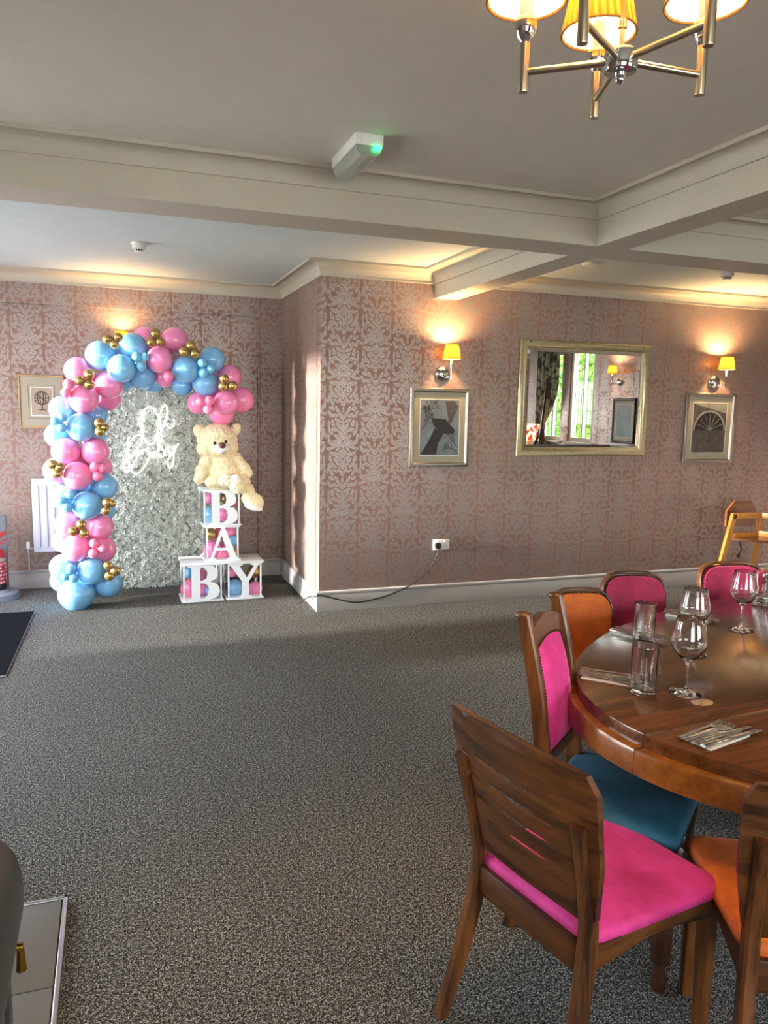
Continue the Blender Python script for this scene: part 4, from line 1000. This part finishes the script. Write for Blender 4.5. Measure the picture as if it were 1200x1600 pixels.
# ------------------------------------------------------------------ chairs
def cushion(w0, w1, d, z, h, mat, parent, name='seat', rnd=.05):
    """rounded trapezoid cushion; w0 rear width, w1 front width; rear at y=0"""
    t = bmesh.new(); rings = []
    def outline(s_, k=8):
        pts = []; a, b = w0/2*1.0, w1/2*1.0
        cs = [(-a, 0), (a, 0), (b, d), (-b, d)]
        for i, (x, y) in enumerate(cs):
            p, q, r = Vector(cs[i-1]), Vector((x, y)), Vector(cs[(i+1) % 4]); e1 = (p-q).normalized(); e2 = (r-q).normalized()
            p1, p2 = q+e1*rnd, q+e2*rnd
            for j in range(k+1): f = j/k; pts.append(p1*(1-f)**2+q*2*f*(1-f)+p2*f*f)
        c = Vector((0, d/2)); return [c+(p-c)*s_ for p in pts]
    for s_, zz in ((.97, 0), (1.0, .008), (1.0, h*.5), (.985, h*.72), (.94, h*.90), (.82, h*1.0), (.5, h*1.10), (.15, h*1.12)):
        rings.append([t.verts.new((p.x, p.y, z+zz)) for p in outline(s_)])
    mb = MB(); mb._skin(t, rings); mb.add(t); return mb.build(name, mat, parent, angle=80)
def studs(pts, r, parent):
    mb = MB()
    for p in pts: mb.ball(p, r, 6, 4)
    o = mb.build('nail_heads', 'stud', parent); o['kind'] = 'stuff'; return o

def slat_chair(label, loc, rz, mat, hb=.875):
    """origin: floor under the rear seat edge centre; +y forward"""
    t = thing('dining_chair', label, 'chair', (loc[0], loc[1], 0), rz)
    wr, wf, D = .375, .455, .445
    for s_ in (-1, 1):
        MB().path(spline([(s_*.215, -.090, 0), (s_*.196, -.035, .22), (s_*.185, .0, .42), (s_*.188, -.012, .54), (s_*.197, -.062, .738)], 5), [.032]*21, [.033+.014*math.sin(PI*min(1, i/17)) for i in range(21)], up=(0, 1, 0)).build('leg', 'wood_z', t)
        MB().path([(s_*.205, D-.03, 0), (s_*.203, D-.03, .2), (s_*.200, D-.03, .435)], [.032, .038, .042], [.032, .038, .042], up=(0, 1, 0)).build('leg', 'wood_z', t)
        # side rail with a shallow curve under it
        pts = []; n = 12
        for i in range(n+1): f = i/n; pts.append((f*(D-.03), -.035-.030*abs(2*f-1)**1.5))
        o = [(D-.03, 0), (0, 0)]+pts
        mx = Matrix.Translation((s_*.188, 0, .435)) @ Matrix.Rotation(PI/2-s_*.055, 4, 'Z')
        MB().plate([(x, z) for x, z in o], .024, m=mx).build('side_rail', 'wood_y', t, angle=40)
    MB().span((-.175, -.014, .355), (.175, .012, .432), .003).build('rear_rail', 'wood_x', t)
    MB().span((-.20, D-.045, .375), (.20, D-.018, .432), .003).build('front_rail', 'wood_x', t)
    cushion(wr+.02, wf+.015, D+.0, .425, .040, mat, t)
    # bent plywood back with four slots
    W_, z0, z1 = .243, .480, hb
    ol = [(-.175, z0), (.175, z0), (.205, z0+.02), (W_-.012, z0+.16), (W_, z1-.055), (W_-.02, z1-.012), (.10, z1), (-.10, z1), (-W_+.02, z1-.012), (-W_, z1-.055), (-W_+.012, z0+.16), (-.205, z0+.02)]
    def slot(cx, cz, L, w): return [(cx+L*math.cos(a), cz+w*math.sin(a)*(1-.0*abs(math.cos(a)))) for a in [2*PI*i/20 for i in range(20)]]
    hs = [slot(-.040, hb-.125, .165, .011), slot(-.030, hb-.178, .155, .012), slot(-.015, hb-.232, .140, .012), slot(.0, hb-.285, .120, .011)]
    bend = lambda x, y, z: (x, y+.018-.55*x*x*0-(z-z0)*.23+.62*(-x*x)+.034+.0, z)
    bend = lambda x, y, z: (x, y-.012-(z-z0)*.22-.030*(1-(x/W_)**2)*1.0+.030, z)
    MB().plate(ol, .016, hs, fn=bend, grid=.025).build('backrest', 'wood_x', t, angle=50)
    return t

def turned_leg(p, h):
    m = Matrix.Translation(p)
    return MB().lathe([(.012, 0), (.019, .006), (.022, .02), (.020, .05), (.013, .075), (.015, .085)], 20, m).lathe([(.020, .085), (.0285, .10), (.0285, .215), (.020, .232)], 8, m @ Matrix.Rotation(PI/8, 4, 'Z')).lathe([(.014, .232), (.021, .245), (.023, .255), (.019, .27), (.014, .28), (.017, .32), (.020, h-.075)], 20, m).box((0, 0, h-.035), (.045, .045, .075), .003, m)
def panel_chair(label, loc, rz, H=1.0):
    """tall framed back with upholstered panel and nail trim; origin under the rear seat edge; +y forward"""
    t = thing('dining_chair', label, 'chair', (loc[0], loc[1], 0), rz); D = .40; wr, wf = .36, .44
    for s_ in (-1, 1):
        MB().path(spline([(s_*.150, -.09, 0), (s_*.150, -.02, .25), (s_*.150, 0, .46), (s_*.150, -.03, .75), (s_*.150, -.085, H)], 6), [.030]*25, [.040+.008*math.sin(PI*i/24) for i in range(25)], up=(0, 1, 0)).ball((s_*.150, -.087, H-.002), (.017, .026, .014), 14, 10).build('leg', 'wood_z', t)
        turned_leg((s_*.19, D-.03, 0), .44).build('leg', 'dark_z', t)
        MB().beam((s_*.150, 0, .40), (s_*.19, D-.03, .40), .022, .055).build('side_rail', 'dark_x', t)
        MB().beam((s_*.150, -.03, .16), (s_*.19, D-.03, .16), .018, .022).build('stretcher', 'dark_x', t)
    MB().beam((-.148, 0, .40), (.148, 0, .40), .022, .055).build('rear_rail', 'dark_x', t)
    MB().beam((-.19, D-.03, .40), (.19, D-.03, .40), .022, .055).build('front_rail', 'dark_x', t)
    cushion(wr+.02, wf+.02, D, .43, .05, 'seat_teal', t)['label'] = 'teal velvet seat'
    yb = lambda z: -.002-.0*(z)-(.03*((z-.46)/.29) if z < .75 else .03+.055*(z-.75)/(H-.75))
    def rail(z0, z1, arch, name):
        ol = [(-.136, z0), (.136, z0)]+[(.136-.272*i/12, z1+arch*math.sin(PI*i/12)) for i in range(13)]
        MB().plate(ol, .024, fn=lambda x, y, z: (x, y+yb(z), z), grid=.04).build(name, 'wood_x', t, angle=40)
    rail(H-.115, H-.055, .03, 'top_rail'); rail(.53, .575, 0, 'lower_rail')
    for s_ in (-1, 1): MB().path([(s_*.122, yb(z), z) for z in (.575, .7, .8, H-.115)], .030, .022, up=(0, 1, 0)).build('panel_stile', 'dark_z', t)
    # padded panel
    tt = bmesh.new(); n, k = 10, 18; F0 = []; B0 = []
    z0, z1 = .57, H-.105
    for i in range(n+1):
        fa, fb = [], []
        for j in range(k+1):
            u, v_ = i/n*2-1, j/k*2-1; x = u*.105; z = z0+(z1-z0)*(j/k)+(.02*(1-u*u) if j == k else 0)
            bulge = .022*(max(0, 1-u**4)*max(0, 1-v_**4))**.6
            fa.append(tt.verts.new((x, yb(z)+.012+bulge, z))); fb.append(tt.verts.new((x, yb(z)-.010-bulge*.4, z)))
        F0.append(fa); B0.append(fb)
    for i in range(n):
        for j in range(k):
            tt.faces.new((F0[i][j], F0[i+1][j], F0[i+1][j+1], F0[i][j+1])); tt.faces.new((B0[i][j], B0[i][j+1], B0[i+1][j+1], B0[i+1][j]))
    bmesh.ops.recalc_face_normals(tt, faces=tt.faces)
    MB().add(tt).build('back_panel', 'seat_pink', t, angle=80)['label'] = 'pink velvet back panel'
    sp2 = []
    for s_ in (-1, 1):
        for i in range(34): z = z0+(z1-z0)*i/33; sp2.append((s_*.107, yb(z)+.013, z)); sp2.append((s_*.107, yb(z)-.012, z))
    for i in range(1, 24):
        x = -.107+.214*i/24
        for z in (z0, z1+.018*(1-(x/.105)**2)): sp2.append((x, yb(z)+.013, z)); sp2.append((x, yb(z)-.012, z))
    studs(sp2, .0038, t); return t

def arch_chair(label, loc, rz, mat, W_=.40, H=.86, grp=None):
    """fully upholstered arched back edged with nails; origin under the rear seat edge; +y forward"""
    t = thing('dining_chair', label, 'chair', (loc[0], loc[1], 0), rz, grp); D = .42
    for s_ in (-1, 1):
        MB().path(spline([(s_*.15, -.08, 0), (s_*.16, -.01, .25), (s_*.165, .01, .47)], 6), .032, .036, up=(0, 1, 0)).build('leg', 'dark_z', t)
        MB().path([(s_*.19, D-.02, 0), (s_*.19, D-.02, .43)], [.026, .04], [.026, .04], up=(0, 1, 0)).build('leg', 'dark_z', t)
        MB().beam((s_*.165, 0, .40), (s_*.19, D-.03, .40), .022, .06).build('side_rail', 'dark_x', t)
    MB().beam((-.19, D-.03, .40), (.19, D-.03, .40), .022, .06).build('front_rail', 'dark_x', t)
    MB().beam((-.165, 0, .40), (.165, 0, .40), .022, .06).build('rear_rail', 'dark_x', t)
    cushion(.40, .46, D, .43, .06, mat, t)
    def half(z):   # half width of the back at height z
        zs, hw0 = H-.10, W_/2
        if z <= zs: return hw0*(.84+.16*(z-.46)/(zs-.46))
        return hw0*max(0, 1-((z-zs)/.10)**2.2)**.42
    def yb(x, z): return -.01-.22*(z-.46)+.9*x*x
    def edge(off=0.0, n=26):
        L = []
        for i in range(n): z = .47+(H-.10-.47)*i/n; L.append((half(z)+off, z))
        for i in range(n+1): a = PI/2*i/n; L.append(((W_/2+off)*math.cos(a)**.42 if i < n else 0, H-.10+(.10+off)*math.sin(a)**.9))
        return L
    E1 = edge(); ol = [(-x, z) for x, z in E1[::-1]][1:]; outl = E1+ol
    o2 = [(x*.93, .47+(z-.47)*.965) for x, z in outl]
    MB().plate(o2, .05, fn=lambda x, y, z: (x, (y*(.55+.45*max(0, 1-(abs(x)/(W_/2))**3))) + yb(x, z)+.006, z), grid=.03).build('backrest', mat, t, angle=60)
    rim = [(x, yb(x, z)-.012, z) for x, z in outl]
    MB().path(rim, .010, .034, up=(0, 1, 0)).build('back_frame', 'wood_x', t, angle=50)
    st2 = []
    P3 = [Vector((x*.955, yb(x*.955, z)+.016, .47+(z-.47)*.975)) for x, z in outl]; acc = 0
    for a, b in zip(P3, P3[1:]):
        L = (b-a).length
        while acc < L: st2.append(a.lerp(b, acc/L)); acc += .0125
        acc -= L
    studs(st2, .0048, t)
    studs([p+Vector((0, -.044, 0)) for p in st2], .0042, t); return t

def face(d): return math.atan2(d[1], d[0])-PI/2
slat_chair('wooden slotted back chair with pink velvet seat, nearest the camera', (.917, 1.478), face((.974, .225)), 'seat_pink')
slat_chair('wooden slotted back chair with orange velvet seat, cut off at the right edge', (1.44, 1.07), face((.49, .87)), 'seat_orange')
panel_chair('tall chair with pink nail trimmed back and teal seat, left of the table', (1.305, 1.965), face((.64, -.77)))
arch_chair('orange velvet chair with arched nail trimmed back behind the tall chair', (1.945, 2.78), face((-.25, -.97)), 'seat_orange', .27, .81)
arch_chair('crimson velvet chair with arched back, left of the two behind the table', (2.30, 2.88), face((-.22, -.97)), 'seat_crimson', .31, .845, 'crimson arched back chairs')
arch_chair('crimson velvet chair with arched back, right of the two behind the table', (3.02, 3.02), face((-.15, -.99)), 'seat_crimson', .37, .83, 'crimson arched back chairs')

# ------------------------------------------------------------------ high chair
hc_ = thing('high_chair', 'honey coloured wooden high chair against the wall at the right edge', 'high chair', (5.22, 5.12, 0), 0)
for k, (ox, oy) in enumerate(((0, 0), (.26, -.34))):
    fr = MB(); L0, L1 = Vector((ox-.38, oy, 0)), Vector((ox-.20, oy, .76)); R0, R1 = Vector((ox+.05, oy, 0)), Vector((ox+.10, oy, .76))
    MB().beam(L0, L1, .05, .03, up=(0, 1, 0)).build('leg', 'high', hc_); MB().beam(R0, R1, .05, .03, up=(0, 1, 0)).build('leg', 'high', hc_)
    MB().beam(L1+Vector((-.025, 0, -.02)), R1+Vector((.025, 0, -.02)), .03, .05, up=(0, 0, 1)).build('arm_rest', 'high', hc_)
    MB().beam(L0.lerp(L1, .74), R0.lerp(R1, .74), .025, .06).build('seat_rail', 'high', hc_)
MB().plate([(-.20, .62), (.13, .62), (.13, .76), (.07, .845), (-.12, .845), (-.20, .76)], .02, m=Matrix.Translation((.085, .18, 0))).build('backrest', 'high_dark', hc_, smooth=False)
for z_ in (.10, .30): MB().beam((-.30+z_*.2, 0, z_), (-.30+z_*.2, .17, z_), .025, .03).build('side_rail', 'high', hc_)
MB().beam((.10, 0, .74), (.36, -.34, .74), .03, .045).build('front_rail', 'high', hc_)
MB().beam((.08, 0, .58), (.34, -.34, .58), .03, .05).build('front_rail', 'high', hc_)
MB().beam((.06, 0, .27), (.32, -.34, .27), .025, .035).build('foot_rail', 'high_dark', hc_)
MB().plate([(-.24, 0), (.08, 0), (.34, -.34), (.02, -.34)], .02, m=Matrix.Translation((0, 0, .545)) @ lay).build('seat', 'high_dark', hc_, smooth=False)
MB().tube(spline([(-.1, .0, .56), (-.12, -.01, .50), (-.10, -.01, .44), (-.13, -.01, .40)], 5), .006, 6).box((-.13, -.01, .39), (.03, .012, .03), .003).build('harness_strap', 'black', hc_)
